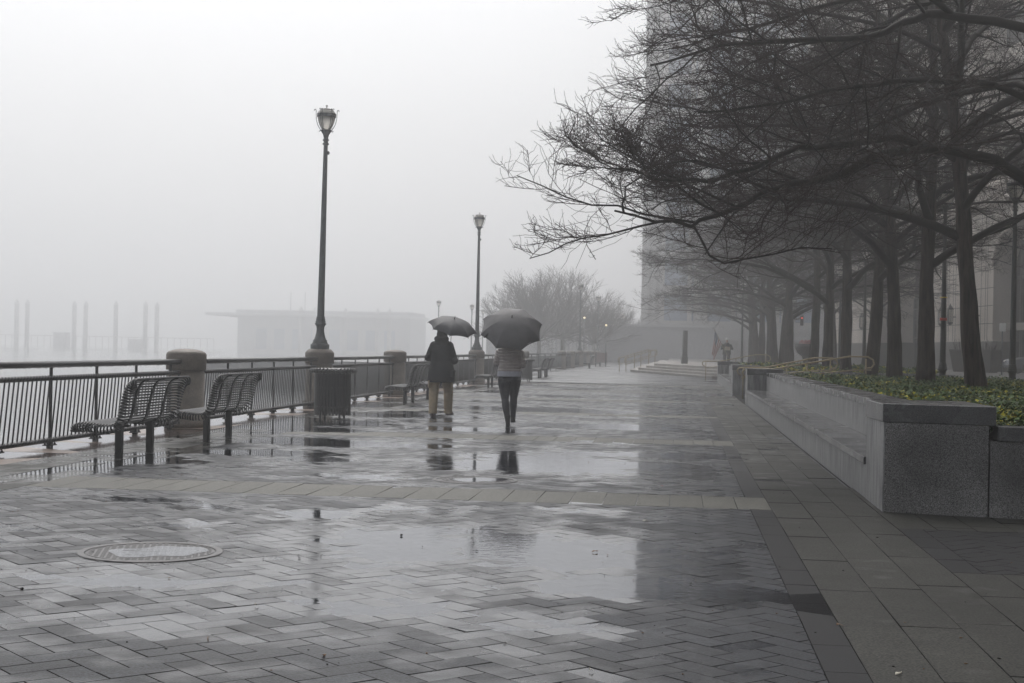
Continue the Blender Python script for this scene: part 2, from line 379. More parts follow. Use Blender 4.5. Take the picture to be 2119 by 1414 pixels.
g = MB(); g.add([(-8.58, 5.2, 0), (8.9, 5.2, 0), (8.9, 12.9, 0), (2.0, 12.9, 0), (1.80, 13.2, 0), (1.80, 59.9, 0), (-8.58, 59.9, 0)], [(0, 1, 2, 3, 4, 5, 6)]); struct(g.build('rain_water', 'rain_water'))
g = MB(); g.prism([(8.2, 12.2), (60, 0), (60, 420), (-1.07, 420), (-1.07, 94.1), (3.49, 75.97), (3.49, 69), (6.2, 69), (6.2, 48.5), (8.2, 48.5)], -0.02, 0.5)
struct(g.build('plaza', 'plaza_paving'))
g = MB(); g.box(11.2, 40, 40, 300, 0.5, 0.504); struct(g.build('road', 'asphalt'))
g = MB()
for k in range(5):   # ramp between the planters, climbing towards the plaza
    g.box(2.5+k*0.75, 6.2, 41.2, 48.5, 0.0 if k == 0 else 0.1*k, 0.1*(k+1)-0.002)
struct(g.build('entry_steps', 'concrete'))

# ------------------------------------------------------------------ railing
def railing_proto(L, detail=True):
    """one bay of railing, local origin at its near end on the ground, running along +Y, length L"""
    pt = thing('railing_section', '', 'railing', (FX, 0, 0), 0, 'railing sections along the quay edge')
    mb = MB(); mb.tube([(0, -0.12, 1.07), (0, -0.10, 1.07), (0, L+0.12, 1.07)], [0.03, 0.043, 0.043], 14)
    for k in range(int(L*26)):
        y = rng.uniform(0, L); mb.ball((rng.uniform(-0.012, 0.012), y, 1.07-0.044), (0.004, 0.004, 0.009), 5)
    mb.build('top_rail', 'black_steel', pt)
    npn = 5; y0 = 0.42; dy = (L-2*y0)/npn
    for zc in (0.895, 0.10):
        mb = MB(); per = 0.085; ns = int(L/per*(5 if detail else 2)); n = 10; v = []; f = []
        for i in range(ns+1):
            y = 0.03+(L-0.06)*i/ns
            for k in range(n):
                a = 2*PI*k/n; rr = 0.029*(1+0.34*math.cos(2*(a-2*PI*y/(2*per))))
                v.append((rr*math.cos(a), y, zc+rr*math.sin(a)))
        for i in range(ns):
            for k in range(n):
                k2 = (k+1) % n; f.append((i*n+k, (i+1)*n+k, (i+1)*n+k2, i*n+k2))
        f.append(tuple(range(n))); f.append(tuple(ns*n+k for k in range(n))[::-1])
        mb.add(v, f, 0, True); mb.build('twisted_rail', 'black_steel', pt)
    for y in (0.03, L-0.03):
        mb = MB(); mb.tube([(0, y, 0.10), (0, y, 0.5), (0, y, 0.895)], 0.022, 8); mb.build('end_bar', 'black_steel', pt)
    for k in range(npn+1):
        y = y0+k*dy; mb = MB(); mb.box(-0.012, 0.012, y-0.026, y+0.026, 0.03, 1.04)
        p = mb.build('post', 'black_steel', pt)
        mb = MB(); mb.box(-0.05, 0.05, y-0.11, y+0.11, 0.028, 0.042); mb.box(-0.03, 0.03, y-0.035, y+0.035, 0.0, 0.09)
        for sx in (-0.03, 0.03):
            for sy in (-0.08, 0.08): mb.lathe([(0.016, 0.042), (0.016, 0.06), (0.008, 0.062), (0.008, 0.078)], 6, (sx, y+sy, 0), smooth=False)
        mb.build('foot_plate', 'black_steel', p)
    for k in range(npn):
        mb = MB(); ya = y0+k*dy; n = 11; lean = 0.15
        for j in range(n):
            yb = ya+0.035+(dy-0.07-lean)*j/(n-1)
            mb.tube([(0, yb, 0.105), (0, yb+lean, 0.885)], 0.0105, 6)
        mb.build('baluster_panel', 'black_steel', pt)
    return pt
PY = [14.15, 22.95, 31.8, 40.5, 48.9, 57.2, 65.8, 74.5]
PY2 = [99.3, 107.9, 117.4, 126.0, 134.7, 143.4]
names = ['nearest railing section, cut by the left edge of the photo', 'railing section behind the second bench, from domed pillar to lamp pedestal',
         'railing section from the near lamp pedestal to the second domed pillar', 'railing section behind the third bench, left of the coat wearer',
         'railing section just left of the second lamp pedestal', 'railing section between the two umbrella carriers and past the second lamp',
         'railing section half hidden by the woman in the puffer jacket']
rp = railing_proto(8.8-0.62)
for i in range(7):
    y0, y1 = PY[i]+0.31, PY[i+1]-0.31; s_ = (y1-y0)/(8.8-0.62)
    if i == 0: rp.location = (FX, y0, 0); rp['label'] = names[0]; rp.scale = (1, s_, 1)
    else: copy_tree(rp, (FX, y0, 0), 0, names[i], (1, s_, 1))
copy_tree(rp, (FX, 5.66, 0), 0, 'railing section nearest the camera, outside the left edge of the photo', (1, 1, 1))
# far sections, seen end on
far_names = ['foggy railing section behind the far reddish bench, nearest of the far run', 'foggy railing section reaching the third lamp post', 'foggy railing section past the third lamp post',
             'foggy railing section before the fourth lamp post', 'farthest foggy railing section, ending at the fourth lamp post']
for i in range(5):
    y0, y1 = PY2[i]+0.31, PY2[i+1]-0.31; copy_tree(rp, (FX, y0, 0), 0, far_names[i], (1, (y1-y0)/8.18, 1))
# plain gate-like railing over the gangway gap
gt = thing('gangway_railing', 'plain pale railing with wide vertical bars beyond the benches', 'railing', (FX, 0, 0))
mb = MB(); mb.tube([(0, 74.8, 1.08), (0, 99.0, 1.08)], 0.04, 8); mb.tube([(0, 74.8, 0.14), (0, 99.0, 0.14)], 0.025, 6); mb.tube([(0, 74.8, 0.93), (0, 99.0, 0.93)], 0.02, 6); mb.build('rail', 'lamp_paint', gt)
mb = MB()
for k in range(60): mb.tube([(0, 75+k*0.4, 0.14), (0, 75+k*0.4, 0.93)], 0.016, 4)
mb.build('bars', 'lamp_paint', gt)
for k in range(7):
    mb = MB(); mb.box(-0.03, 0.03, 74.9+k*4-0.03, 74.9+k*4+0.03, 0, 1.06); mb.build('post', 'lamp_paint', gt)

# ------------------------------------------------------------------ stone pillars and lamp posts
def pillar_proto():
    t = thing('stone_pillar', '', 'pillar', (FX, 0, 0), 0, 'domed stone pillars of the railing')
    mb = MB(); mb.lathe([(0.335, 0.0), (0.335, 0.10), (0.30, 0.115), (0.30, 0.90), (0.285, 0.905), (0.285, 0.93)], 32); mb.build('shaft', 'tan_stone', t)
    mb = MB(); pr = [(0.318, 0.935), (0.325, 0.945), (0.325, 1.185), (0.318, 1.195)]+[(0.318*math.cos(a), 1.195+0.085*math.sin(a)) for a in [R_(d) for d in (12, 25, 38, 50, 62, 74, 84)]]
    mb.lathe(pr, 32); mb.build('cap', 'tan_stone', t)
    return t
pp = pillar_proto()
pl_names = {14.15: 'domed pillar at the near end of the railing, just outside the left edge', 22.95: 'large domed stone pillar behind the first two benches', 40.5: 'domed stone pillar right of the trash bin',
            48.9: 'stone pillar hidden mostly behind the coat wearer', 65.8: 'stone pillar behind the woman in the puffer jacket', 74.5: 'pale pillar end where the plain gangway railing starts',
            99.3: 'foggy pillar where the far solid railing begins', 107.9: 'foggy second pillar of the far railing', 126.0: 'foggy pillar between the two far lamp posts',
            134.7: 'foggy pillar just before the farthest lamp post'}
first = True
for y, nm in pl_names.items():
    if first: pp.location = (FX, y, 0); pp['label'] = nm; first = False
    else: copy_tree(pp, (FX, y, 0), 0, nm)
def pedestal_proto():
    t = thing('lamp_pedestal', '', 'pedestal', (FX, 0, 0), 0, 'round stone pedestals under the lamp posts')
    mb = MB(); mb.lathe([(0.35, 0.0), (0.35, 0.12), (0.305, 0.14), (0.305, 0.93), (0.29, 0.935), (0.29, 0.955)], 32); mb.build('shaft', 'tan_stone', t)
    mb = MB(); mb.lathe([(0.315, 0.96), (0.325, 0.97), (0.325, 1.20), (0.315, 1.215), (0.25, 1.285), (0.0, 1.29)], 32); mb.build('cap', 'tan_stone', t)
    return t
def lamp_proto(metal, label, loc, grp, box=True):
    t = thing('street_lamp', label, 'street lamp', loc, 0, grp)
    mb = MB()
    mb.lathe([(0.215, 0), (0.215, 0.105), (0.195, 0.115)], 12, smooth=False)
    mb.lathe([(0.18, 0.115), (0.165, 0.15), (0.155, 0.165), (0.165, 0.19), (0.135, 0.215), (0.115, 0.27), (0.094, 0.36), (0.085, 0.44), (0.092, 0.51), (0.128, 0.555), (0.128, 0.575), (0.105, 0.59),
              (0.115, 0.61), (0.115, 0.625), (0.098, 0.64), (0.106, 0.66), (0.106, 0.675), (0.092, 0.69), (0.098, 0.715), (0.082, 0.735)], 20)
    mb.build('base', metal, t)
    mb = MB(); n = 24; v = []; f = []   # fluted tapered pole
    for i in range(13):
        z = 0.73+(4.58-0.73)*i/12; r = 0.080+(0.046-0.080)*i/12
        for k in range(n): a = 2*PI*k/n; rr = r*(1 if k % 2 else 0.92); v.append((rr*math.cos(a), rr*math.sin(a), z))
    for i in range(12):
        for k in range(n): k2 = (k+1) % n; f.append((i*n+k, i*n+k2, (i+1)*n+k2, (i+1)*n+k))
    mb.add(v, f); mb.build('pole', metal, t)
    mb = MB(); mb.lathe([(0.05, 4.57), (0.072, 4.585), (0.072, 4.61), (0.05, 4.625), (0.05, 4.66), (0.07, 4.675), (0.07, 4.70), (0.05, 4.715), (0.052, 4.74), (0.065, 4.80), (0.10, 4.86), (0.12, 4.885), (0.12, 4.91), (0.10, 4.915)], 20)
    for k in range(8):
        a = 2*PI*k/8; mb.tube([(0.11*math.cos(a), 0.11*math.sin(a), 4.90), (0.15*math.cos(a), 0.15*math.sin(a), 4.89), (0.165*math.cos(a), 0.165*math.sin(a), 4.875)], 0.008, 5)
    mb.build('neck', metal, t)
    mb = MB(); mb.lathe([(0.09, 4.915), (0.125, 4.96), (0.16, 5.04), (0.185, 5.12), (0.197, 5.20), (0.20, 5.27), (0.19, 5.31), (0.165, 5.345), (0.125, 5.37)], 24); mb.build('globe', 'frosted_glass', t)
    mb = MB(); mb.lathe([(0.15, 5.355), (0.15, 5.37), (0.12, 5.385), (0.05, 5.40), (0.012, 5.41), (0.010, 5.43), (0.024, 5.445), (0.024, 5.465), (0.005, 5.48)], 20); mb.build('cap', 'globe_cap', t)
    mb = MB()
    for r0, r1, z0, z1 in ((0.203, 0.215, 5.20, 5.275),):
        mb.lathe([(r0, z0), (r1, z0), (r1, z1), (r0, z1)], 32, smooth=False)
    for k in range(6):
        a0 = 2*PI*(k+0.25)/6
        for da in (-0.09, 0.09):
            a = a0+da; c, s_ = math.cos(a), math.sin(a)
            P = [(0.115, 4.91), (0.155, 4.955), (0.195, 5.03), (0.222, 5.12), (0.232, 5.20), (0.234, 5.30), (0.236, 5.345), (0.25, 5.368), (0.272, 5.36), (0.28, 5.34)]
            mb.tube([(r*c, r*s_, z) for r, z in P], 0.007, 5)
        mb.box(0, 0, 0, 0, 0, 0) if False else None
    mb.build('cage', metal, t)
    if box:
        mb = MB(); mb.ball((0.065, 0.0, 4.40), (0.03, 0.03, 0.045), 8); mb.tube([(0.03, 0, 4.40), (0.08, 0, 4.40)], 0.012, 6); mb.build('light_sensor', metal, t)
    return t
lp = lamp_proto('lamp_paint', 'tall grey street lamp rising from the pedestal above the trash bin', (FX, 31.8, 1.288), 'street lamps along the railing')
lp.rotation_euler = (0, R_(0.5), 0)
pd = pedestal_proto(); pd.location = (FX, 31.8, 0); pd['label'] = 'round stone pedestal behind the trash bin'
for y, a, b in ((57.2, 'street lamp rising between the two umbrellas', 'stone pedestal between the two umbrella carriers'),
                (117.4, 'foggy street lamp in front of the round far trees, left of the pair', 'foggy pedestal of the left far lamp'),
                (143.4, 'foggy farthest street lamp on the railing line, right of the pair', 'foggy pedestal of the farthest railing lamp')):
    copy_tree(lp, (FX, y, 1.288), 0, a); copy_tree(pd, (FX, y, 0), 0, b)
for x, y, z, s_, a in ((-27.6, 165, 0.2, 1.2, 'faint lamp on the far pier, leftmost of the small ones'), (-25.6, 178, 0.2, 1.2, 'faint lamp on the far pier above the left umbrella'),
                      (-26.1, 192, 0.0, 1.2, 'faint lamp on the far pier, close to the second lamp pole')):
    copy_tree(lp, (x, y, z), 0, a, (s_, s_, s_))
dl = lamp_proto('lamp_paint_dark', 'dark street lamp at the right edge beyond the planter', (8.30, 37.5, 0.5), 'dark street lamps on the plaza', False)
copy_tree(dl, (6.95, 39.5, 0.5), 0.4, 'dark street lamp with yellow and red bands, between the two nearest trunks')
for y, z, sz, mt in ((39.5, 2.95, 0.03, 'yellow_band'), (39.5, 2.35, 0.07, 'red_band')):
    mb = MB(); mb.lathe([(0.094, z), (0.094, z+sz)], 20, (6.95, y, 0.0), smooth=True)
    tagged(mb.build('tape_band', mt), ('thin yellow' if mt[0] == 'y' else 'red and white')+' tape wrapped round the dark lamp post between trunks', 'tape')
for x, y, a in ((7.7, 62, 'dark street lamp between the fourth and fifth trunks'), (8.2, 76, 'faint dark street lamp behind the sixth trunk'), (4.05, 95, 'dark lamp post beside the flag carrier at the far plaza edge')):
    copy_tree(dl, (x, y, 0.5), 0.7, a)

# ------------------------------------------------------------------ benches and bins
PROF = [(-0.43, 0.345), (-0.425, 0.385), (-0.40, 0.415), (-0.35, 0.432), (-0.28, 0.436), (-0.20, 0.432), (-0.12, 0.424), (-0.04, 0.416), (0.03, 0.416), (0.085, 0.435), (0.115, 0.48),
        (0.132, 0.54), (0.147, 0.61), (0.162, 0.68), (0.178, 0.75), (0.198, 0.815), (0.225, 0.875), (0.262, 0.922), (0.31, 0.948), (0.36, 0.952)]
def resample(P, step):
    out = [P[0]]; acc = 0
    for a, b in zip(P, P[1:]):
        L = math.dist(a, b); d = step-acc
        while d <= L: out.append((a[0]+(b[0]-a[0])*d/L, a[1]+(b[1]-a[1])*d/L)); d += step
        acc = L-(d-step)
    return out
def bench_proto():
    t = thing('park_bench', '', 'bench', (0, 0, 0), 0, 'black steel rod benches facing the water')
    P = resample(PROF, 0.036); H = 0.93
    halves = {'seat': MB(), 'backrest': MB()}
    for i, (x, z) in enumerate(P):
        a = P[max(0, i-1)]; b = P[min(len(P)-1, i+1)]; tx, tz = b[0]-a[0], b[1]-a[1]; L = math.hypot(tx, tz); nx, nz = tz/L, -tx/L   # under/behind side
        path = [(x, y, z) for y in (-H+0.09, 0, H-0.09)]
        e1 = [(x+nx*q, s_, z+nz*q) for q, s_ in ((0.10, -H+0.05), (0.085, -H+0.012), (0.05, -H-0.004), (0.02, -H+0.010), (0.003, -H+0.045))]
        e2 = [(x+nx*q, -s_, z+nz*q) for q, s_ in ((0.003, -H+0.045), (0.02, -H+0.010), (0.05, -H-0.004), (0.085, -H+0.012), (0.10, -H+0.05))]
        halves['seat' if x < 0.1 and z < 0.5 else 'backrest'].tube(e1+path+e2, 0.0118, 6)
    for k, mb in halves.items(): mb.build(k, 'black_steel', t)
    for y in (-0.5, 0, 0.5):
        mb = MB(); pr = [(x, z) for x, z in PROF]
        v = []; 
        for (x, z), (x2, z2) in zip(pr, pr[1:]):
            L = math.dist((x, z), (x2, z2)); nx, nz = (z2-z)/L*0.02, -(x2-x)/L*0.02; q = 0.012
            vs = [(x+nx*.55, y-0.03, z+nz*.55), (x2+nx*.55, y-0.03, z2+nz*.55), (x2+nx*1.3, y-0.03, z2+nz*1.3), (x+nx*1.3, y-0.03, z+nz*1.3)]
            vs += [(a_, y+0.03, c_) for a_, b_, c_ in vs]
            mb.add(vs, [(0, 1, 2, 3), (7, 6, 5, 4), (0, 4, 5, 1), (1, 5, 6, 2), (2, 6, 7, 3), (3, 7, 4, 0)])
        mb.build('support_strap', 'black_steel', t)
    for y in (-0.5, 0.5):
        mb = MB(); mb.box(-0.04, 0.04, y-0.04, y+0.04, 0.0, 0.40); mb.box(-0.25, 0.12, y-0.02, y+0.02, 0.375, 0.405); o = mb.build('leg', 'black_steel', t); bevel(o, 0.004, 1)
    return t
bp_ = bench_proto(); bp_.location = (-6.52, 16.92, 0.003); bp_['label'] = 'nearest black rod bench, in front of the railing at far left'
for y, a in ((20.1, 'second bench, in front of the domed pillar'), (34.85, 'bench left of the coat wearer, the nearer of that pair'), (38.05, 'bench seen partly behind the coat wearer'),
             (50.2, 'bench between the two walkers beside the second lamp'), (68.3, 'foggy bench right of the umbrella woman, nearer of the pair'), (71.5, 'foggy bench right of the umbrella woman, farther of the pair'),
             (106.5, 'very faint far bench before the far lamps'), (121, 'very faint bench beside the reddish sign')):
    copy_tree(bp_, (-6.52, y, 0.003), 0, a)
def bin_proto():
    t = thing('trash_bin', 'black slatted steel trash bin under the first street lamp', 'trash bin', (-6.5, 26.9, 0.003), 0, 'black slatted trash bins')
    mb = MB(); n = 34
    for k in range(n):
        a = 2*PI*k/n; c, s_ = math.cos(a), math.sin(a)
        P = [(0.345, 0.06), (0.345, 0.84), (0.352, 0.88), (0.375, 0.925), (0.41, 0.945), (0.44, 0.93), (0.452, 0.895), (0.44, 0.86), (0.41, 0.845)]
        v = []; f = []; hw = 0.019
        for r, z in P:
            for dr, sg in ((0, -1), (0, 1), (-0.008, 1), (-0.008, -1)):
                v.append(((r+dr)*c-sg*hw*s_, (r+dr)*s_+sg*hw*c, z))
        for i in range(len(P)-1):
            for q in range(4): q2 = (q+1) % 4; f.append((i*4+q, i*4+q2, i*4+4+q2, i*4+4+q))
        f += [(3, 2, 1, 0), (32, 33, 34, 35)]; mb.add(v, f)
    mb.build('slats', 'black_steel', t)
    mb = MB()
    for r, z in ((0.33, 0.18), (0.33, 0.55), (0.33, 0.80)): mb.lathe([(r-0.006, z), (r+0.004, z), (r+0.004, z+0.04), (r-0.006, z+0.04)], 32, smooth=False)
    mb.build('hoop', 'black_steel', t)
    mb = MB(); pts = [(0.425*math.cos(2*PI*k/40), 0.425*math.sin(2*PI*k/40), 0.893) for k in range(40)]; mb.tube(pts, 0.016, 8, closed=True); mb.build('rim', 'black_steel', t)
    mb = MB(); mb.lathe([(0.28, 0.13), (0.31, 0.85), (0.30, 0.86), (0.27, 0.2)], 28); mb.build('liner', 'rubber', t)
    for k in range(4):
        a = PI/4+k*PI/2; mb = MB(); mb.lathe([(0.022, -0.0), (0.022, 0.07), (0.018, 0.13)], 8, (0.26*math.cos(a), 0.26*math.sin(a), 0)); mb.build('foot', 'black_steel', t)
    return t
bn = bin_proto()
copy_tree(bn, (-6.42, 60.4, 0.003), 0.3, 'foggy trash bin just right of the puffer jacket woman')
# small reddish board among the far benches
t = thing('sign_board', 'faint reddish board standing among the far benches', 'sign', (-6.3, 118, 0))
mb = MB(); mb.box(-0.5, 0.5, -0.02, 0.02, 0.35, 1.15); mb.build('panel', 'sign_red', t)
for s_ in (-0.4, 0.4): mb = MB(); mb.box(s_-0.03, s_+0.03, -0.05, -0.021, 0, 1.2); mb.build('leg', 'black_steel', t)

# ------------------------------------------------------------------ manhole covers
def manhole(x, y, r, label):
    t = thing('manhole_cover', label, 'manhole cover', (x, y, 0.0035), 0.3)
    mb = MB(); mb.lathe([(r*0.90, -0.004), (r*0.90, 0.004), (r*0.91, 0.0065), (r*0.99, 0.006), (r, 0.003), (r, -0.004)], 72, smooth=False); mb.build('ring', 'iron', t)
    mb = MB(); mb.lathe([(r*0.885, -0.006), (r*0.885, 0.0015), (0.0001, 0.001)], 72, smooth=False)
    q = 0.042; N = int(r*0.86/q)
    for i in range(-N, N+1):
        for j in range(-N, N+1):
            X, Y = i*q, j*q
            if math.hypot(X, Y) < r*0.83: mb.box(X-q*0.33, X+q*0.33, Y-q*0.33, Y+q*0.33, 0.0, 0.0036)
    mb.lathe([(r*0.845, 0.001), (r*0.845, 0.0045), (r*0.87, 0.0045), (r*0.87, 0.001)], 72, smooth=False)
    mb.build('lid', 'iron', t)
    mb = MB(); k = 40; pts = []
    for i in range(k):
        a = 2*PI*i/k; rr = r*(0.62+0.13*math.sin(2*a+1)+0.07*math.sin(5*a)); pts.append((r*0.12+rr*math.cos(a)*0.95, rr*math.sin(a)*0.95, 0.0044))
    pts = [(p[0], p[1], p[2]) if math.hypot(p[0], p[1]) < r*0.8 else (p[0]*r*0.8/math.hypot(p[0], p[1]), p[1]*r*0.8/math.hypot(p[0], p[1]), p[2]) for p in pts]
    mb.add(pts, [tuple(range(k))]); mb.build('standing_water', 'rain_water', t)
manhole(-3.44, 9.25, 0.47, 'nearest round iron manhole cover, half under water at lower left')
manhole(-2.10, 15.1, 0.45, 'round manhole cover just beyond the pale paving band')

# ------------------------------------------------------------------ granite planters
def planter(x, ya, yb, label, back=9.0, near_ang=0.0, open_right=True):
    t = thing('stone_planter', label, 'planter', (0, 0, 0))
    sx = 0.52
    g = MB()                                     # end piers and back wall
    g.prism([(x, ya+0.012), (x+0.50, ya-0.22*0.50*near_ang+0.012), (x+0.50, ya+1.2), (x, ya+1.2)], -0.02, 0.80)
    g.build('end_pier', 'granite_pale', t)
    g = MB(); g.box(x, x+0.50, yb-1.2, yb, -0.02, 0.80); g.build('end_pier', 'granite_pale', t)
    g = MB(); g.box(x+0.50, x+0.88, ya+0.6, yb-0.02, -0.02, 0.78); g.build('back_wall', 'granite_pale', t)
    g = MB(); g.box(x+0.006, x+0.497, ya+1.2, yb-1.2, -0.02, 0.335); g.build('seat_base', 'granite_pale', t)
    g = MB(); yy = ya+1.2
    L = (yb-ya-2.4); n = max(1, round(L/2.4))
    for k in range(n): g.box(x-0.022, x+0.497, yy+L*k/n+0.003, yy+L*(k+1)/n-0.003, 0.337, 0.41)
    bevel(g.build('seat', 'granite_seat', t), 0.006, 2)
    g = MB(); n = max(1, round((yb-ya-2.4)/2.6)); L = (yb-ya-2.4)
    for k in range(n): g.box(x+0.492, x+0.93, ya+1.2+L*k/n+0.003, ya+1.2+L*(k+1)/n-0.003, 0.782, 0.87)
    g.prism([(x-0.012, ya), (x+0.93, ya-0.22*0.93*near_ang), (x+0.93, ya+1.197), (x-0.012, ya+1.197)], 0.802, 0.97)
    g.box(x-0.012, x+0.93, yb-1.197, yb+0.012, 0.802, 0.97)
    bevel(g.build('coping', 'granite_cap', t), 0.008, 2)
    return t
p1 = planter(1.83, 13.24, 40.3, 'long granite planter with built-in bench, nearest at right', near_ang=1.0)
# near face continuing to the right, in rough granite panels
def nf(x0, x1, z0, z1, d0, d1, mb): # strip following the slightly skewed near face; d = depth offsets from face line
    f = lambda x: 13.24-0.22*(x-1.83)
    mb.prism([(x0, f(x0)+d0), (x1, f(x1)+d0), (x1, f(x1)+d1), (x0, f(x0)+d1)], z0, z1)
mb = MB(); nf(1.842, 2.70, -0.02, 0.80, 0.0, 0.02, mb); mb.build('face_panel', 'granite_rough', p1)
mb = MB(); nf(2.715, 4.3, -0.02, 0.67, 0.0, 0.35, mb); nf(4.315, 6.0, -0.02, 0.67, 0.0, 0.35, mb); nf(6.015, 9.0, -0.02, 0.67, 0.0, 0.35, mb); mb.build('face_panel', 'granite_rough', p1)
mb = MB(); nf(2.775, 4.3, 0.672, 0.80, -0.02, 0.40, mb); nf(4.31, 6.0, 0.672, 0.80, -0.02, 0.40, mb); nf(6.01, 9.0, 0.672, 0.80, -0.02, 0.40, mb); bevel(mb.build('low_coping', 'granite_cap', p1), 0.006, 2)
mb = MB(); mb.box(6.8, 9.2, 36, 36.4, 0, 0.8); mb.box(8.9, 9.2, 12.0, 36.4, 0, 0.78); mb.box(2.76, 8.9, 39.9, 40.25, -0.02, 0.78); mb.build('rear_wall', 'granite_pale', p1)
p2 = planter(1.80, 49.0, 68.5, 'second granite planter further along, beyond the bronze handrails')
for y in (49.0, 68.2): mb = MB(); mb.box(2.7, 9, y, y+0.3, -0.02, 0.8); mb.build('rear_wall', 'granite_pale', p2)
mb = MB(); mb.prism([(2.72, 13.25), (8.88, 11.9), (8.88, 39.88), (2.72, 39.88)], 0.2, 0.70); struct(mb.build('planter_soil', 'soil'))
mb = MB(); mb.box(2.69, 8.9, 49.31, 68.2, 0.2, 0.74); struct(mb.build('planter_soil', 'soil'))
def groundcover(name, x0, x1, y0, y1, n, size, z0, fac):
    V = []; F = []; RN = []; MI = []
    r = np.random.RandomState(int(y0*10)+5)
    for i in range(n):
        # more leaves close by
        y = y0+(y1-y0)*r.rand()**fac; x = x0+(x1-x0)*r.rand()
        if y < 13.40-0.22*(x-1.83): continue
        hgt = 0.05+0.13*(noise.noise(Vector((x*2.2, y*2.2, 0)))+0.55)
        z = z0+hgt*r.rand()**0.6+0.02
        a = r.rand()*6.283; s_ = size*(0.45+1.15*r.rand()); ti = R_(r.uniform(-15, 60))
        ca, sa = math.cos(a), math.sin(a); ct, st = math.cos(ti), math.sin(ti); wd = 0.42
        pts = [(0, 0, 0), (0.5, wd, 0.08), (1, 0, -0.06), (0.5, -wd, 0.08)]; o = len(V)
        for u, v, w_ in pts:
            uu = (u*ct-w_*st)*s_; ww = (u*st+w_*ct)*s_; vv = v*s_
            V.append((x+uu*ca-vv*sa, y+uu*sa+vv*ca, z+ww))
        F.append((o, o+1, o+2)); F.append((o, o+2, o+3)); q = r.rand(); RN += [q, q]
        dk = noise.noise(Vector((x*1.1+5, y*0.9, 2)))+0.45*(hgt-0.09)/0.05+r.uniform(-0.4, 0.4) > 0.08
        MI += [1 if dk else 0]*2
    mb = MB(); mb.v = V; mb.f = F; mb.mi = MI; mb.sm = [False]*len(F); mb.rnd = RN
    o = mb.build(name, ['leaf', 'leaf_dark']); o['kind'] = 'stuff'; return o
groundcover('ground_cover', 2.72, 8.8, 12.0, 40, 165000, 0.042, 0.70, 1.55)
groundcover('ground_cover', 2.72, 8.8, 49.4, 68, 12000, 0.11, 0.74, 1.2)

# ------------------------------------------------------------------ bronze handrails
def handrail(x0, x1, y, label):
    t = thing('handrail', label, 'handrail', (0, 0, 0), 0, 'bronze handrails on the steps')
    z = lambda x: 0.92+0.105*(x-x0)
    mb = MB(); P = [(x0, y, z(x0)-0.22), (x0-0.10, y, z(x0)-0.16), (x0-0.13, y, z(x0)-0.07), (x0-0.07, y, z(x0)+0.0), (x0+0.1, y, z(x0)+0.02), (x0+0.7, y, z(x0)+0.03), (x1-0.5, y, z(x1)+0.08), (x1, y, z(x1)+0.08), (x1+0.14, y, z(x1)+0.0), (x1+0.17, y, z(x1)-0.12), (x1+0.1, y, z(x1)-0.22), (x1-0.05, y, z(x1)-0.24)]
    mb.tube(P, 0.024, 8); mb.build('top_rail', 'bronze_rail', t)
    mb = MB(); mb.tube([(x0, y, z(x0)-0.30), (x1-0.4, y, z(x1)-0.30), (x1+0.1, y, z(x1)-0.28)], 0.018, 8); mb.build('lower_rail', 'bronze_rail', t)
    for x in (x0+0.05, (x0+x1)/2, x1-0.05):
        mb = MB(); mb.tube([(x, y, 0.0), (x, y, z(x)+0.03)], 0.02, 8); mb.build('post', 'bronze_rail', t)
handrail(1.9, 5.2, 41.0, 'bronze handrail climbing right behind the near planter, nearest one')
handrail(1.9, 4.6, 44.6, 'bronze handrail behind the nearest one, ending in a hooked loop')
handrail(1.25, 4.2, 70.5, 'foggy handrail crossing beyond the second planter')
def stair_rail(pts, label, name='handrail'):
    t = thing(name, label, 'handrail', (0, 0, 0), 0, 'bronze handrails on the steps')
    a, b = Vector(pts[0]), Vector(pts[1])
    for off in (0, 0.45):
        d = (b-a).normalized(); n_ = Vector((-d.y, d.x, 0)).normalized()*off
        A, B = a+n_, b+n_; q = Vector((d.x, d.y, 0)).normalized()
        mb = MB(); mb.tube([A+Vector((0, 0, .55)), A-q*.2+Vector((0, 0, .62)), A-q*.25+Vector((0, 0, .78)), A-q*.1+Vector((0, 0, .9)), A+q*.3+Vector((0, 0, .92)), B-q*.3+Vector((0, 0, .9)), B+q*.2+Vector((0, 0, .9)), B+q*.4+Vector((0, 0, .75)), B+q*.3+Vector((0, 0, .58)), B+q*.05+Vector((0, 0, .55))], 0.03, 8); mb.build('top_rail', 'bronze_rail', t)
        mb = MB(); mb.tube([A-q*.2+Vector((0, 0, .5)), A+q*.1+Vector((0, 0, .5)), B+Vector((0, 0, .5)), B+q*.4+Vector((0, 0, .5))], 0.024, 6); mb.build('lower_rail', 'bronze_rail', t)
        for f_ in (0.0, 0.5, 1.0):
            p = A.lerp(B, f_); mb = MB(); mb.tube([p-Vector((0, 0, 0.05)), p+Vector((0, 0, 0.91))], 0.026, 6); mb.build('post', 'bronze_rail', t)
stair_rail([(-3.35, 93.0, 0.0), (-1.6, 98.5, 0.55)], 'double bronze handrail on the left of the wide far steps')

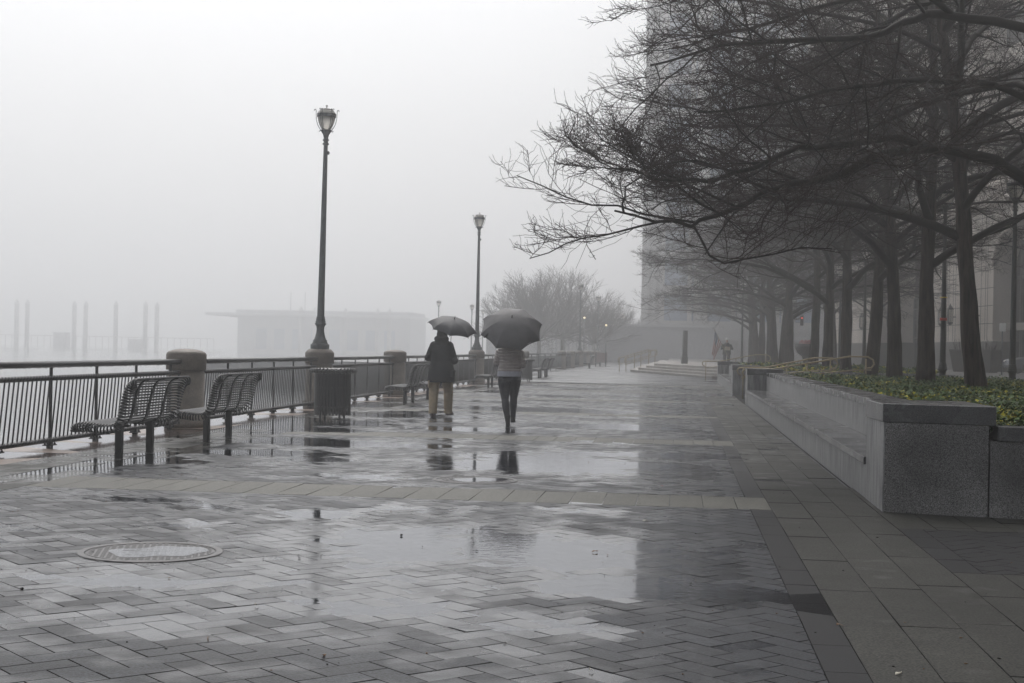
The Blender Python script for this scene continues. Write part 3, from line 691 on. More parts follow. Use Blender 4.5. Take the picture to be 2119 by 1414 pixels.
# wide skewed steps up to the plaza
mb = MB()
d = Vector((1.6+3.09, 76.06-93.58)); d = Vector((1.6+3.09, 76.06-93.58, 0)).normalized(); nn = Vector((-d.y, d.x, 0)); nn = nn if nn.y > 0 else -nn
A = Vector((-3.09, 93.58, 0)); B = Vector((1.75, 75.5, 0))
for k in range(4):
    a = A+nn*0.45*k+Vector((0.07*k, 0, 0)); b = B+nn*0.45*k
    far = Vector((a.x, 128, 0)); mb.prism([(a.x, a.y), (b.x, b.y), (3.6, 76.4), (3.6, 100), (a.x, 128)], 0.145*k-(0.02 if k == 0 else 0.0), 0.145*(k+1)-0.03)
    mb.prism([(a.x-0.03, a.y-0.02), (b.x-0.03, b.y-0.02), (3.62, 76.4), (3.62, 100), (a.x-0.03, 128)], 0.145*(k+1)-0.029, 0.145*(k+1)-0.002)
struct(mb.build('wide_steps', 'concrete'))

# memorial post
t = thing('stone_post', 'dark square stone post standing on top of the wide steps', 'post', (0.36, 97, 0.57))
mb = MB(); mb.box(-0.20, 0.20, -0.20, 0.20, 0, 0.5); bevel(mb.build('base', 'stone_dark', t), 0.03)
mb = MB(); v = [(-0.16, -0.16, .5), (.16, -.16, .5), (.16, .16, .5), (-.16, .16, .5), (-.14, -.14, 2.2), (.14, -.14, 2.2), (.14, .14, 2.2), (-.14, .14, 2.2)]
mb.add(v, [(0, 1, 5, 4), (1, 2, 6, 5), (2, 3, 7, 6), (3, 0, 4, 7), (4, 5, 6, 7)]); mb.build('shaft', 'stone_dark', t)
t.rotation_euler = (0, R_(0.8), 0.2)

# ------------------------------------------------------------------ trees
class Tree:
    def __init__(s, seed): s.r = random.Random(seed); s.limb = MB(); s.tw = MB()
    def path(s, p, d, L, n, wob, grav):
        pts = [p.copy()]; st = L/n
        for i in range(n):
            d = d+Vector((s.r.gauss(0, wob), s.r.gauss(0, wob), s.r.gauss(0, wob*0.7)))
            d.z += grav; d.normalize(); p = p+d*st; pts.append(p.copy())
        return pts
    def tube3(s, mb, pts, r0, r1, n):
        N = len(pts); mb.tube(pts, [r0+(r1-r0)*i/(N-1) for i in range(N)], n, caps=False)
    def grow(s, pts, r0, lvl, dens=1.0, up=0.0, zmin=2.5, tmin=0.18):
        """put children along a finished branch"""
        r = s.r; N = len(pts)-1; L = sum((pts[i+1]-pts[i]).length for i in range(N))
        if lvl == 1: cnt, cl, wob, n, c_r = int(13*dens), (0.26, 0.44), 0.20, 7, 0.42
        elif lvl == 2: cnt, cl, wob, n, c_r = int(11*dens), (0.34, 0.58), 0.26, 5, 0.45
        elif lvl == 3: cnt, cl, wob, n, c_r = int(10*dens), (0.34, 0.66), 0.30, 4, 0.5
        else: return
        for k in range(cnt):
            t = tmin+(1-tmin)*(k+r.random())/cnt; f = t*N; i = min(int(f), N-1); p = pts[i].lerp(pts[i+1], f-i); d = (pts[i+1]-pts[i]).normalized()
            side = 1 if (k+lvl) % 2 else -1
            ax = Vector((0, 0, 1))+Vector((r.gauss(0, 0.5), r.gauss(0, 0.5), 0)); ax = ax-d*ax.dot(d)
            if ax.length < 1e-3: ax = d.orthogonal()
            ax.normalize(); ang = R_(r.uniform(28, 62))*side
            nd = (Matrix.Rotation(ang, 3, ax) @ d); nd.z += r.uniform(-0.12, 0.30)+up
            if p.z < zmin+0.5: nd.z += 0.25
            nd.normalize()
            ln = L*r.uniform(*cl)*(1.12-0.55*t)
            ln = max(ln, 0.16); ln = min(ln, (2.6, 1.25, 0.62)[lvl-1])
            rr = max(0.0030, r0*(1-0.7*t)*c_r)
            if lvl == 3: rr = max(0.0026, min(rr, 0.0045))
            sub = s.path(p, nd, ln, n, wob, 0.035 if lvl > 1 else -0.01)
            if lvl == 1: s.tube3(s.limb, sub, rr, 0.0065, 5)
            elif lvl == 2: s.tube3(s.tw, sub, min(rr, 0.012), 0.0040, 4)
            else: s.tube3(s.tw, sub, rr, 0.0022, 3)
            if lvl < 3: s.grow(sub, rr, lvl+1, dens, up, zmin)
def bark_trunk(seed, H, r0, r1, lean=(0.0, 0.0)):
    rr = random.Random(seed); mb = MB(); n = 48; K = 70; v = []; f = []; ph = rr.random()*10
    for i in range(K+1):
        t = i/K; z = -0.05+H*t; R0 = r0+(r1-r0)*t+0.05*math.exp(-z*3.0)
        cx = lean[0]*t+0.10*math.sin(z*0.9+ph)*t; cy_ = lean[1]*t+0.08*math.cos(z*0.8+ph)*t
        for k in range(n):
            a = 2*PI*k/n+0.10*math.sin(z*1.3+ph)
            rid = noise.noise(Vector((math.cos(a)*3.2, math.sin(a)*3.2, z*0.7+ph)))*0.35+noise.noise(Vector((math.cos(a)*9, math.sin(a)*9, z*1.6+ph)))*0.22
            low = 0.24*noise.noise(Vector((math.cos(a), math.sin(a), z*0.9+ph)))
            R1 = R0*(1+low+0.42*rid); v.append((cx+R1*math.cos(a), cy_+R1*math.sin(a), z))
    for i in range(K):
        for k in range(n): k2 = (k+1) % n; f.append((i*n+k, i*n+k2, (i+1)*n+k2, (i+1)*n+k))
    mb.add(v, f, 0, True)
    axis = lambda z: Vector((lean[0]*(z/H)+0.10*math.sin(z*0.9+ph)*(z/H), lean[1]*(z/H)+0.08*math.cos(z*0.8+ph)*(z/H), z))
    return mb, axis
def locust(seed, label, loc, rz, dens=1.10, reach=6.0, limbs=17, H=9.5, lean=(-0.35, 0.0), zlow=2.9):
    t = thing('locust_tree', label, 'tree', loc, rz, 'bare trees standing in the planter')
    T = Tree(seed); tb, axis = bark_trunk(seed, H, 0.175, 0.05, lean); r = T.r
    az0 = r.random()*6.28
    for k in range(limbs):
        q = k/(limbs-1); z = zlow+(H-zlow-0.2)*q**0.9; az = az0+k*2.399+r.uniform(-0.25, 0.25)
        L = (reach*r.uniform(0.88, 1.12))*(1.0-0.5*q**1.6); elv = R_(r.uniform(28, 48)+18*q)
        d = Vector((math.cos(az)*math.cos(elv), math.sin(az)*math.cos(elv), math.sin(elv)))
        r0 = 0.095*(1-0.55*q)*r.uniform(0.8, 1.15)
        n = 12; pts = [axis(z)]; p = pts[0].copy(); st = L/n
        for i in range(n):
            d = d+Vector((r.gauss(0, 0.12), r.gauss(0, 0.12), r.gauss(0, 0.08)))
            tgt = 0.06-0.22*(i/n)*(1-q); d.z += (tgt-d.z)*0.22+(0.10 if i > n-3 else 0)
            if p.z < 2.6-0.0: d.z += 0.12
            d.normalize(); p = p+d*st; pts.append(p.copy())
        T.tube3(T.limb, pts, r0, 0.010, 7); T.grow(pts, r0, 1, dens, 0.02, 2.4)
    tk = tb.build('trunk', 'bark', t); T.limb.build('limbs', 'limb', t); T.tw.build('crown', 'twig', t)
    return t
TA = locust(11, 'nearest tree trunk fully in view, rightmost', (5.48, 27.6, 0.68), 0.0, dens=0.76, lean=(-0.95, 0.0))
TB = locust(23, 'second tree from the right, forking low towards the left', (5.25, 31.8, 0.68), 0.0, dens=0.95, lean=(0.05, 0.1), zlow=2.6)
TC = locust(37, 'third tree from the right in the planter', (5.30, 36.6, 0.68), 0.0)
labs = ['fourth tree from the right, with a twisted dark hollow', 'fifth tree in the planter row, left of the twisted one', 'sixth tree, standing just right of the hooked handrail loop', 'seventh tree, its trunk crossing the handrail loop']
for (x, y, src, rz), lb in zip(((5.6, 43.5, TA, 2.1), (5.6, 49.8, TC, 1.2), (5.55, 55.5, TB, 3.9), (5.6, 61.8, TA, 4.4)), labs):
    copy_tree(src, (x, y, 0.66), rz, lb, (1.12, 1.12, 1.0))
far_l = ['eighth trunk of the row, first of the foggy far cluster', 'ninth trunk, in the foggy far cluster beside the eighth', 'tenth trunk in the foggy far cluster', 'eleventh trunk in the foggy far cluster',
         'twelfth trunk in the foggy far cluster', 'thirteenth trunk, second from the left of the foggy cluster', 'leftmost and farthest trunk of the foggy cluster']
for (x, y, src, rz), lb in zip(((5.6, 75, TB, 0.8), (5.6, 80, TC, 2.9), (5.6, 86, TA, 5.2), (5.6, 91, TB, 1.9), (5.5, 98, TC, 4.6), (5.6, 104, TA, 0.5), (5.5, 113, TB, 2.6)), far_l):
    copy_tree(src, (x, y, 0.5), rz, lb, (1.28, 1.28, 1.0))
for (x, y, src, rz), lb in zip(((12.8, 96, TA, 5.0), (9.2, 88, TC, 0.3)),
                               ['far street side tree behind the foggy cluster', 'tree between the planter row and the road, far back']):
    copy_tree(src, (x, y, 0.5), rz, lb, (0.95, 0.95, 0.95))
# the tree just outside the right edge: its two long boughs follow the photograph
t0 = thing('locust_tree', 'tree off the right edge whose two long boughs sweep left across the photo', 'tree', (0, 0, 0), 0, 'bare trees standing in the planter')
T = Tree(5); tb, ax = bark_trunk(5, 9.5, 0.24, 0.06)
tb.v = [(x+5.6, y+21.2, z+0.68) for x, y, z in tb.v]
def smooth(P, sub=4):
    P = [Vector(p) for p in P]; out = []
    for i in range(len(P)-1):
        p0, p1, p2, p3 = P[max(0, i-1)], P[i], P[i+1], P[min(len(P)-1, i+2)]
        for k in range(sub):
            u = k/sub; out.append(0.5*((2*p1)+(-p0+p2)*u+(2*p0-5*p1+4*p2-p3)*u*u+(-p0+3*p1-3*p2+p3)*u**3))
    out.append(P[-1]); return out
boughs = [([(5.6, 21.2, 3.1), (5.15, 20.8, 3.55), (4.65, 20.5, 3.86), (4.2, 20.2, 4.03), (3.3, 19.8, 4.18), (2.6, 19.2, 4.0), (1.9, 18.8, 3.68), (1.38, 18.5, 3.50), (0.9, 18.1, 3.32), (0.4, 17.8, 3.05), (-0.06, 17.5, 2.92), (-0.75, 17, 3.02)], 0.105, 1.2),
          ([(3.3, 19.8, 4.18), (2.8, 19.3, 4.22), (2.1, 18.9, 4.10), (1.4, 18.3, 3.92), (0.6, 17.8, 3.55), (-0.1, 17.2, 3.42), (-0.75, 16.9, 3.50)], 0.060, 1.2),
          ([(5.6, 21.2, 5.3), (5.2, 20.9, 5.8), (4.61, 20.5, 5.95), (3.43, 20, 6.0), (2.9, 19.8, 5.85), (2.42, 19.5, 5.62), (1.26, 19, 5.41), (0.94, 18.8, 5.37), (0.38, 18.5, 5.24), (-0.45, 18.05, 4.95)], 0.085, 1.2),
          ([(3.6, 20.1, 6.0), (2.7, 19.2, 6.3), (1.7, 18.6, 6.1), (0.9, 18.0, 6.0), (0.0, 17.6, 5.7)], 0.045, 1.15),
          ([(5.6, 21.2, 4.2), (4.8, 20.2, 4.7), (4.0, 19.4, 4.95), (3.0, 18.8, 4.9), (2.0, 18.4, 4.7), (1.1, 18.0, 4.45), (0.2, 17.7, 4.3)], 0.06, 1.15),
          ([(5.6, 21.2, 3.9), (6.4, 21.6, 4.6), (7.4, 22.0, 4.9), (8.6, 22.6, 4.8)], 0.08, 0.5),
          ([(5.6, 21.2, 6.2), (5.3, 22.3, 7.0), (4.4, 23.6, 7.2), (3.4, 24.8, 7.0), (2.4, 26.0, 6.6), (1.2, 26.8, 6.3), (0.2, 27.2, 6.0)], 0.07, 1.15),
          ([(5.6, 21.2, 4.8), (5.0, 22.6, 5.5), (4.2, 24.0, 5.6), (3.2, 25.2, 5.3), (2.2, 26.4, 5.0), (1.2, 27.2, 4.7), (0.2, 27.8, 4.4)], 0.07, 1.15),
          ([(5.6, 21.2, 7.2), (4.9, 20.3, 8.0), (4.0, 19.6, 8.3), (2.8, 19.0, 8.2), (1.6, 18.6, 7.9)], 0.06, 1.1),
          ([(5.6, 21.2, 6.6), (4.8, 21.6, 7.0), (3.6, 21.8, 6.9), (2.2, 21.9, 6.6), (0.9, 21.8, 6.2), (-0.2, 21.6, 5.9)], 0.06, 1.1)]
for P, r0, dn in boughs:
    pts = smooth(P, 3); pts = [p+Vector((T.r.gauss(0, .02), T.r.gauss(0, .02), T.r.gauss(0, .02))) if i else p for i, p in enumerate(pts)]
    T.tube3(T.limb, pts, r0, 0.012, 8); T.grow(pts, r0, 1, dn, 0.03, 2.2, 0.36)
tb.build('trunk', 'bark', t0); T.limb.build('limbs', 'limb', t0); T.tw.build('crown', 'twig', t0)
# upright round trees in the fog beyond the railing
def vase_tree(seed, label, loc, s_):
    t = thing('round_tree', label, 'tree', loc, 0, 'round bare trees far off in the fog'); T = Tree(seed); r = T.r
    mb = MB(); mb.tube([(0, 0, 0), (0.05, 0, 1.0), (0, 0.05, 1.9)], [0.22, 0.17, 0.14], 10); mb.build('trunk', 'bark', t)
    for k in range(26):
        az = k*2.399; q = (k+0.5)/26; elv = R_(88-80*q**0.8)
        d = Vector((math.cos(az)*math.cos(elv), math.sin(az)*math.cos(elv), math.sin(elv)))
        L = 4.9-1.0*q
        pts = T.path(Vector((0, 0, 1.6+0.3*r.random())), d, L, 9, 0.09, 0.015); T.tube3(T.limb, pts, 0.06, 0.012, 5)
        for (i0, cnt) in ((1, 20),):
            for j in range(cnt):
                tt = 0.15+0.85*j/cnt; f = tt*9; i = min(8, int(f)); p = pts[i].lerp(pts[i+1], f-i); dd = (pts[i+1]-pts[i]).normalized()+Vector((r.gauss(0, .45), r.gauss(0, .45), r.gauss(0, .45)+.1)); dd.normalize()
                sub = T.path(p, dd, 1.5*(1.1-0.5*tt), 4, 0.15, 0.05); T.tube3(T.tw, sub, 0.014, 0.007, 3)
                for jj in range(7):
                    q2 = sub[r.randint(1, 4)]; d3 = (dd+Vector((r.gauss(0, .5), r.gauss(0, .5), r.gauss(0, .4)+.15))).normalized(); T.tube3(T.tw, T.path(q2, d3, 0.7, 3, 0.15, 0.04), 0.009, 0.006, 3)
    T.limb.build('limbs', 'limb', t); T.tw.build('crown', 'twig', t); t.scale = (s_, s_, s_); return t
V1 = vase_tree(3, 'large round foggy tree left of the far lamp', (-14.6, 151, 0.0), 1.33)
copy_tree(V1, (-12.6, 158, 0.0), 1.7, 'round foggy tree right behind the far lamp', (1.5, 1.5, 1.42))
copy_tree(V1, (-10.0, 172, 0.0), 3.0, 'smaller round foggy tree right of the farthest lamp', (1.22, 1.22, 1.16))
copy_tree(V1, (-8.4, 190, 0.0), 4.0, 'rightmost and faintest round foggy tree', (1.1, 1.1, 1.05))
copy_tree(V1, (-18.6, 168, 0.0), 2.2, 'leftmost round foggy tree, behind the large one', (1.35, 1.35, 1.3))

# ------------------------------------------------------------------ near building on the right
ang = math.atan2(0.99044, -0.13794)
B = thing('stone_building', 'pale limestone building with an arch and dark windows behind the right trees', 'building', (19.64, 91.17, 0.5), ang)
# local frame: x along the facade (away from the camera), y = outwards to the promenade, z from plaza level
def bpart(name, m_, fn, parent=B):
    mb = MB(); fn(mb); return mb.build(name, m_, parent)
TOPZ = 38.0
def core(mb):
    mb.box(-115, 45, -14, -1.6, 0, TOPZ)
bpart('core', 'limestone_dark', core)
def boxes(name, m_, lst):
    for q in lst: bpart(name, m_, lambda mb: mb.box(*q))
boxes('wall', 'limestone', [(u0, u1, -1.6, d, 1.9, 10.3) for u0, u1, d in ((1.95, 11.3, 0.0), (22.4, 25.2, -0.2), (29.5, 45, -0.5), (-15.5, -8.8, 0.0), (-33, -26.4, 0.0), (-50, -44, 0), (11.303, 16.5, -0.7))])
def arch(mb, u0, u1, zs, zt, z1, y0, y1):
    c = (u0+u1)/2; rx = (u1-u0)/2; rz = zt-zs; n = 24; v = []; f = []
    for k in range(n+1):
        a = PI-PI*k/n; x = c+rx*math.cos(a); z = zs+rz*math.sin(a)
        v += [(x, y0, z), (x, y1, z), (x, y0, z1), (x, y1, z1)]
    for k in range(n):
        b = k*4; f += [(b, b+1, b+5, b+4), (b+1, b+3, b+7, b+5), (b, b+4, b+6, b+2)]
    mb.add(v, f)
for (u0, u1) in ((-8.8, 1.95), (-26.4, -15.5), (-44, -33)):
    bpart('arch', 'limestone', lambda mb: arch(mb, u0, u1, 6.6, 9.15, 10.3, -1.6, -0.02))
    def ring(mb):
        c = (u0+u1)/2; rx = (u1-u0)/2
        mb.tube([(c-rx*math.cos(PI*k/20), 0.0, 6.6+2.55*math.sin(PI*k/20)) for k in range(21)], 0.16, 6)
    bpart('arch_moulding', 'limestone', ring)
    bpart('window', 'window_glass', lambda mb: mb.box(u0, u1, -1.58, -1.45, 0.0, 9.2))
    def mull(mb):
        for k in range(5): x = u0+(u1-u0)*(k+0.5)/5; mb.box(x-0.08, x+0.08, -1.45, -1.3, 0, 9.0)
        for z in (2.9, 5.8): mb.box(u0, u1, -1.45, -1.33, z, z+0.18)
    bpart('window_frame', 'window_frame', mull)
    bpart('awning', 'limestone_dark', lambda mb: mb.box(u0+0.5, u1-0.5, -1.3, -0.6, 2.6, 3.0))
boxes('plinth', 'stone_dark', [(u0, u1, -1.5, d, 0, 1.9) for u0, u1, d in ((1.9, 11.4, 0.06), (22.3, 25.3, -0.14), (29.4, 45.1, -0.44), (-15.6, -8.7, 0.06), (-33.1, -26.3, 0.06), (11.403, 16.5, -0.64))])
for u0, u1, d in ((1.95, 11.3, 0.0), (22.4, 25.2, -0.2), (29.5, 45, -0.5), (11.303, 16.5, -0.7), (-15.5, -8.8, 0.0)):
    boxes('stone_joint', 'joint_grey', [(u0, u1, d-0.02, d+0.004, 3.0+k*1.12, 3.045+k*1.12) for k in range(7)])
boxes('stone_joint', 'joint_grey', [(u, u+0.08, -0.02, 0.006, 1.95, 10.3) for u in (2.9, 3.3, 4.1, 9.0, 9.5, 10.4, 10.8)])
def fl(mb):
    for k in range(7): u = 16.6+k*0.85; mb.box(u, u+0.5, -1.2, -0.75, 9.05, 10.6)
    mb.box(16.5, 22.4, -1.6, -1.2, 9.0, 10.7)
bpart('frieze', 'limestone_dark', fl)
bpart('window', 'window_glass', lambda mb: mb.box(16.5, 22.4, -1.58, -1.3, 0.0, 9.0))
def mull2(mb):
    for k in range(6): x = 16.5+5.9*k/5; mb.box(x-0.06, x+0.06, -1.3, -1.2, 0, 5.2)
    for z in (2.2, 3.6, 4.4, 5.2): mb.box(16.5, 22.4, -1.3, -1.22, z, z+0.10)
bpart('window_frame', 'lamp_paint', mull2)
bpart('window', 'window_glass', lambda mb: mb.box(25.2, 29.5, -1.58, -1.3, 0.0, 8.6))
bpart('wall', 'limestone', lambda mb: mb.box(25.2, 29.5, -1.6, -0.9, 8.6, 10.3))
def cornice(mb):
    for z, r, d in ((10.55, 0.28, 0.12), (11.65, 0.22, 0.0)): mb.tube([(-115, d, z), (45, d, z)], r, 10)
    mb.box(-115, 45, -1.6, 0.0, 10.3, 11.6); mb.box(-115, 45, -1.6, -0.06, 11.6, 12.0)
bpart('cornice', 'limestone', cornice)
# upper floors: stone piers, spandrels and window bays
boxes('spandrel', 'limestone', [(-115, 45, -1.6, -0.5, 12.0+f_*4.05+2.75, 12.0+f_*4.05+4.05) for f_ in range(7)])
for k in range(-9, 5):
    c = -2.75+k*11.9
    boxes('pier', 'limestone', [(c+6.2, c+8.6, -1.6, -0.25, 12.0, TOPZ), (c+10.2, c+11.9-5.4, -1.6, -0.25, 12.0, TOPZ) if False else (c+10.2, c+11.0, -1.6, -0.25, 12.0, TOPZ)])
    if k > -4: boxes('pilaster', 'limestone', [(c+u, c+u+0.22, -0.252, -0.08, 12.0, TOPZ) for u in (6.35, 6.9, 7.45, 8.0)])
for fl_ in range(4):
    z = 12.0+fl_*4.05
    for k in (-1, 0, 1, 2, 3):
        c = -2.75+k*11.9
        wpart = bpart('window', 'window_glass', lambda mb: mb.box(c-0.9, c+6.2, -1.58, -1.2, z, z+2.75)); bpart('window', 'window_glass', lambda mb: mb.box(c+8.6, c+10.2, -1.58, -0.9, z, z+2.75))
        def fr(mb):
            for q in (-0.9, 1.4, 3.7, 6.1): mb.box(c+q, c+q+0.1, -1.2, -1.1, z, z+2.75)
            mb.box(c+9.35, c+9.45, -0.9, -0.82, z, z+2.75)
        bpart('window_frame', 'window_frame', fr, wpart)
        if fl_ == 0 and k == 0: pass
# ceiling tube lights seen through the lit window (they hang just behind the pane plane)
lm = MB(); lm.tube([(2.3, -1.15, 15.4+0.2-0.5), (0.4, -1.15, 16.55-0.5)], 0.045, 6); o = lm.build('ceiling_light', 'tube_light', B); o['label'] = 'bright yellow strip light in a dark upper window'
lm = MB(); lm.tube([(-1.0, -1.15, 14.9-0.1), (-3.6, -1.15, 16.1-0.1)], 0.045, 6); lm.build('ceiling_light', 'tube_light', B)
# wall lanterns
for u, v_, lb in ((12.9, -0.6, 'wall lantern left of the rightmost trunk on the recessed wall'), (8.75, 0.1, 'wall lantern seen left beside the rightmost trunk'), (4.1, 0.1, 'wall lantern right of the rightmost trunk'), (23.8, -0.1, 'wall lantern on the narrow pier left of the second trunk'), (33, -0.4, 'farthest wall lantern on the left facade pier')):
    ca, sa = math.cos(ang), math.sin(ang); X = 19.64+u*ca-(v_+0.35)*sa; Y = 91.17+u*sa+(v_+0.35)*ca
    t = thing('wall_lantern', lb, 'lantern', (X, Y, 3.7), ang, 'glass wall lanterns on the limestone facade')
    mb = MB(); mb.lathe([(0.17, 0), (0.17, 0.85)], 6, smooth=False); mb.build('glass', 'frosted_glass', t)
    mb = MB(); mb.lathe([(0.06, -0.22), (0.20, -0.05), (0.20, 0.0)], 6, smooth=False); mb.lathe([(0.22, 0.85), (0.20, 0.92), (0.05, 1.15), (0.02, 1.25)], 6, smooth=False)
    for k in range(6): a = 2*PI*k/6; mb.box(0.18*math.cos(a)-0.02, 0.18*math.cos(a)+0.02, 0.18*math.sin(a)-0.02, 0.18*math.sin(a)+0.02, -0.03, 0.86)
    mb.box(-0.04, 0.04, -0.38, -0.15, 0.3, 0.4); mb.build('frame', 'black_steel', t)

# ------------------------------------------------------------------ tower in the fog
t = thing('tower_building', 'tall foggy tower rising behind the left part of the tree crowns', 'building', (-4.9, 185, 0.0))
t.scale = (1.12, 1.12, 1.12); TH = 46
mb = MB(); mb.box(0, 46, 0.5, 24, 0, TH); mb.build('wall', 'tower_wall', t)
for k in range(9):
    mb = MB(); x = 2.6+k*4.9; mb.box(x, x+3.3, 0.3, 0.5, 3.6, TH-1); p = mb.build('window_strip', 'tower_glass', t)
for k in range(10):
    for xo, wd_, yy in ((0.3, 0.5, -0.25), (1.2, 0.4, -0.1), (2.0, 0.4, -0.25)):
        mb = MB(); mb.box(xo+k*4.9, xo+wd_+k*4.9, yy, 0.5, 0, TH); mb.build('pilaster', 'tower_wall', t)
for j in range(11):
    mb = MB(); mb.box(0.02, 45.98, 0.14, 0.29, 3.6+j*4.0, 3.6+j*4.0+1.1); mb.build('floor_band', 'tower_wall', t)
mb = MB(); mb.box(-0.4, 46.4, -0.5, 0.5, 2.6, 3.3); mb.build('ledge', 'tower_wall', t)
# low walls and slatted hall left of the tower
t = thing('low_building', 'low flat foggy building between the far lamps and the tower', 'building', (-9.6, 172, 0))
t.scale = (1.15, 1.15, 1.12)
mb = MB(); mb.box(0, 12, 0, 8, 0, 3.75); mb.build('wall', 'pier_wall', t)
mb = MB(); mb.box(-0.2, 12, -0.2, 8, 3.75, 3.98); mb.build('roof', 'pier_roof', t)
t = thing('slatted_hall', 'faint hall with vertical slats behind the round foggy trees', 'building', (-28, 210, 0))
t.scale = (1.33, 1.33, 1.3)
mb = MB(); mb.box(0, 13, 0, 10, 0, 4.9); mb.build('wall', 'pier_wall', t)
mb = MB()
for k in range(14): mb.box(6.5+k*0.45, 6.7+k*0.45, -0.2, 0, 0.4, 3.6)
mb.build('slats', 'pier_roof', t)
mb = MB(); mb.box(-0.3, 13.3, -0.5, 10.3, 4.9, 5.2); mb.build('roof', 'pier_roof', t)
for x, y, z, lb in ((-8.85, 135.5, 4.35, 'lit warm globe lamp beside the farthest-left far lamp pole'), (-7.0, 139.5, 3.75, 'smaller lit warm globe lamp right of the two far lamp posts')):
    t = thing('globe_light', lb, 'lamp', (x, y, 0))
    mb = MB(); mb.ball((0, 0, z), 0.09, 12); mb.build('globe', 'warm_lamp', t)
    mb = MB(); mb.tube([(0, 0, 0), (0, 0, z-0.12)], 0.045, 8); mb.build('pole', 'lamp_paint', t)
t = thing('roof_lamp', 'tiny globe lamp standing on the low flat building', 'lamp', (-6.8, 173.5, 4.46))
t.scale = (1.33, 1.33, 1.33)
mb = MB(); mb.ball((0, 0, 0.75), 0.25, 10); mb.build('globe', 'frosted_glass', t); mb = MB(); mb.tube([(0, 0, 0), (0, 0, 0.55)], 0.05, 6); mb.build('pole', 'lamp_paint', t)

# ------------------------------------------------------------------ pilings, pier hall and dock out on the water
pil = None
pw = [(-95.2, 7.1), (-93.6, 7.06), (-86.5, 6.96), (-84.8, 6.99), (-80.3, 7.06), (-75.9, 7.06), (-74.2, 6.95), (-53.1, 6.68), (-51.1, 6.58), (-46.7, 6.58), (-42.1, 6.59), (-40.4, 6.62)]
pn = ['leftmost piling, first of the left pair', 'second piling from the left, right of the leftmost', 'third piling, left one of the second pair', 'fourth piling, right one of the second pair', 'lone middle piling between the two pairs', 'sixth piling, left one of the third pair', 'seventh piling, right one of the third pair',
      'piling left of the near lamp pole, before the pier hall', 'piling touching the left side of the near lamp pole', 'piling just right of the near lamp pole', 'piling left one of the pair at the right part of the hall', 'rightmost piling, near the right end of the hall']
for (x, z), nm in zip(pw, pn):
    if pil is None:
        pil = thing('piling', nm, 'piling', (x*2.1, 420, 0), 0, 'pointed mooring pilings in the fog')
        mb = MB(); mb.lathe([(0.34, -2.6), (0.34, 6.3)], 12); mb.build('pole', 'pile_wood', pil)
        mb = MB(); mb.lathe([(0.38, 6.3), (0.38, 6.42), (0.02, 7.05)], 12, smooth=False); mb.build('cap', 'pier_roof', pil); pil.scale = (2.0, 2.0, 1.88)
    else: copy_tree(pil, (x*2.1, 420, (z-7.05)*2), 0, nm)
t = thing('pier_hall', 'long flat-roofed pier hall behind the near lamp, faded by fog', 'building', (-68.5*1.91, 420, -1.6))
mb = MB(); mb.box(0, 27.3, 0, 14, -2, 5.9); mb.build('wall', 'pier_wall', t)
mb = MB(); mb.box(-4.8, 27.6, -1.5, 15, 5.9, 6.35); mb.build('roof', 'pier_roof', t)
mb = MB(); mb.box(-0.5, 27.3, 0.5, 13, 6.35, 6.9); mb.build('roof_band', 'pier_wall', t)
for k in range(8):
    mb = MB(); mb.box(3+k*2.9, 4.7+k*2.9, -0.08, 0.0, 0.6, 3.9); mb.build('window', 'tower_glass', t)
for x in (7.6, 9.9): mb = MB(); mb.tube([(x, 3, 6.9), (x, 3, 9.9)], 0.06, 5); mb.build('antenna', 'lamp_paint', t)
t.scale = (1.91, 1.91, 1.86)
t = thing('dock', 'long low dock with rails under the pilings, almost lost in fog', 'dock', (-274, 422, -2.0))
t.scale = (2.05, 2.05, 2.05)
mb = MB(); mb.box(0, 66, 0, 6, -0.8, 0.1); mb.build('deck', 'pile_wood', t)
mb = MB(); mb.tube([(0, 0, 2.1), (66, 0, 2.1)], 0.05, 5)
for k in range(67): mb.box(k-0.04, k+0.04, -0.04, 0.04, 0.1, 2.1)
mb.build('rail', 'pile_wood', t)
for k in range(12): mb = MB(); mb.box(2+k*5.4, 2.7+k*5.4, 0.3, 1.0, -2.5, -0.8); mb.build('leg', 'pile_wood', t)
for x, h_, lb in ((41, 2.4, 'low box hut on the dock beside the second pair of pilings'), (52.6, 1.6, 'small box on the dock right of the lone piling')):
    q = MB(); q.box(0, 1.9, 0, 1.6, 0, h_); q.box(-0.1, 2.0, -0.1, 1.7, h_, h_+0.12); o = q.build('hut', 'pier_wall'); o.location = (-274+x*2.05, 424, -1.8); o.scale = (2.05, 2.05, 2.05); tagged(o, lb, 'hut')

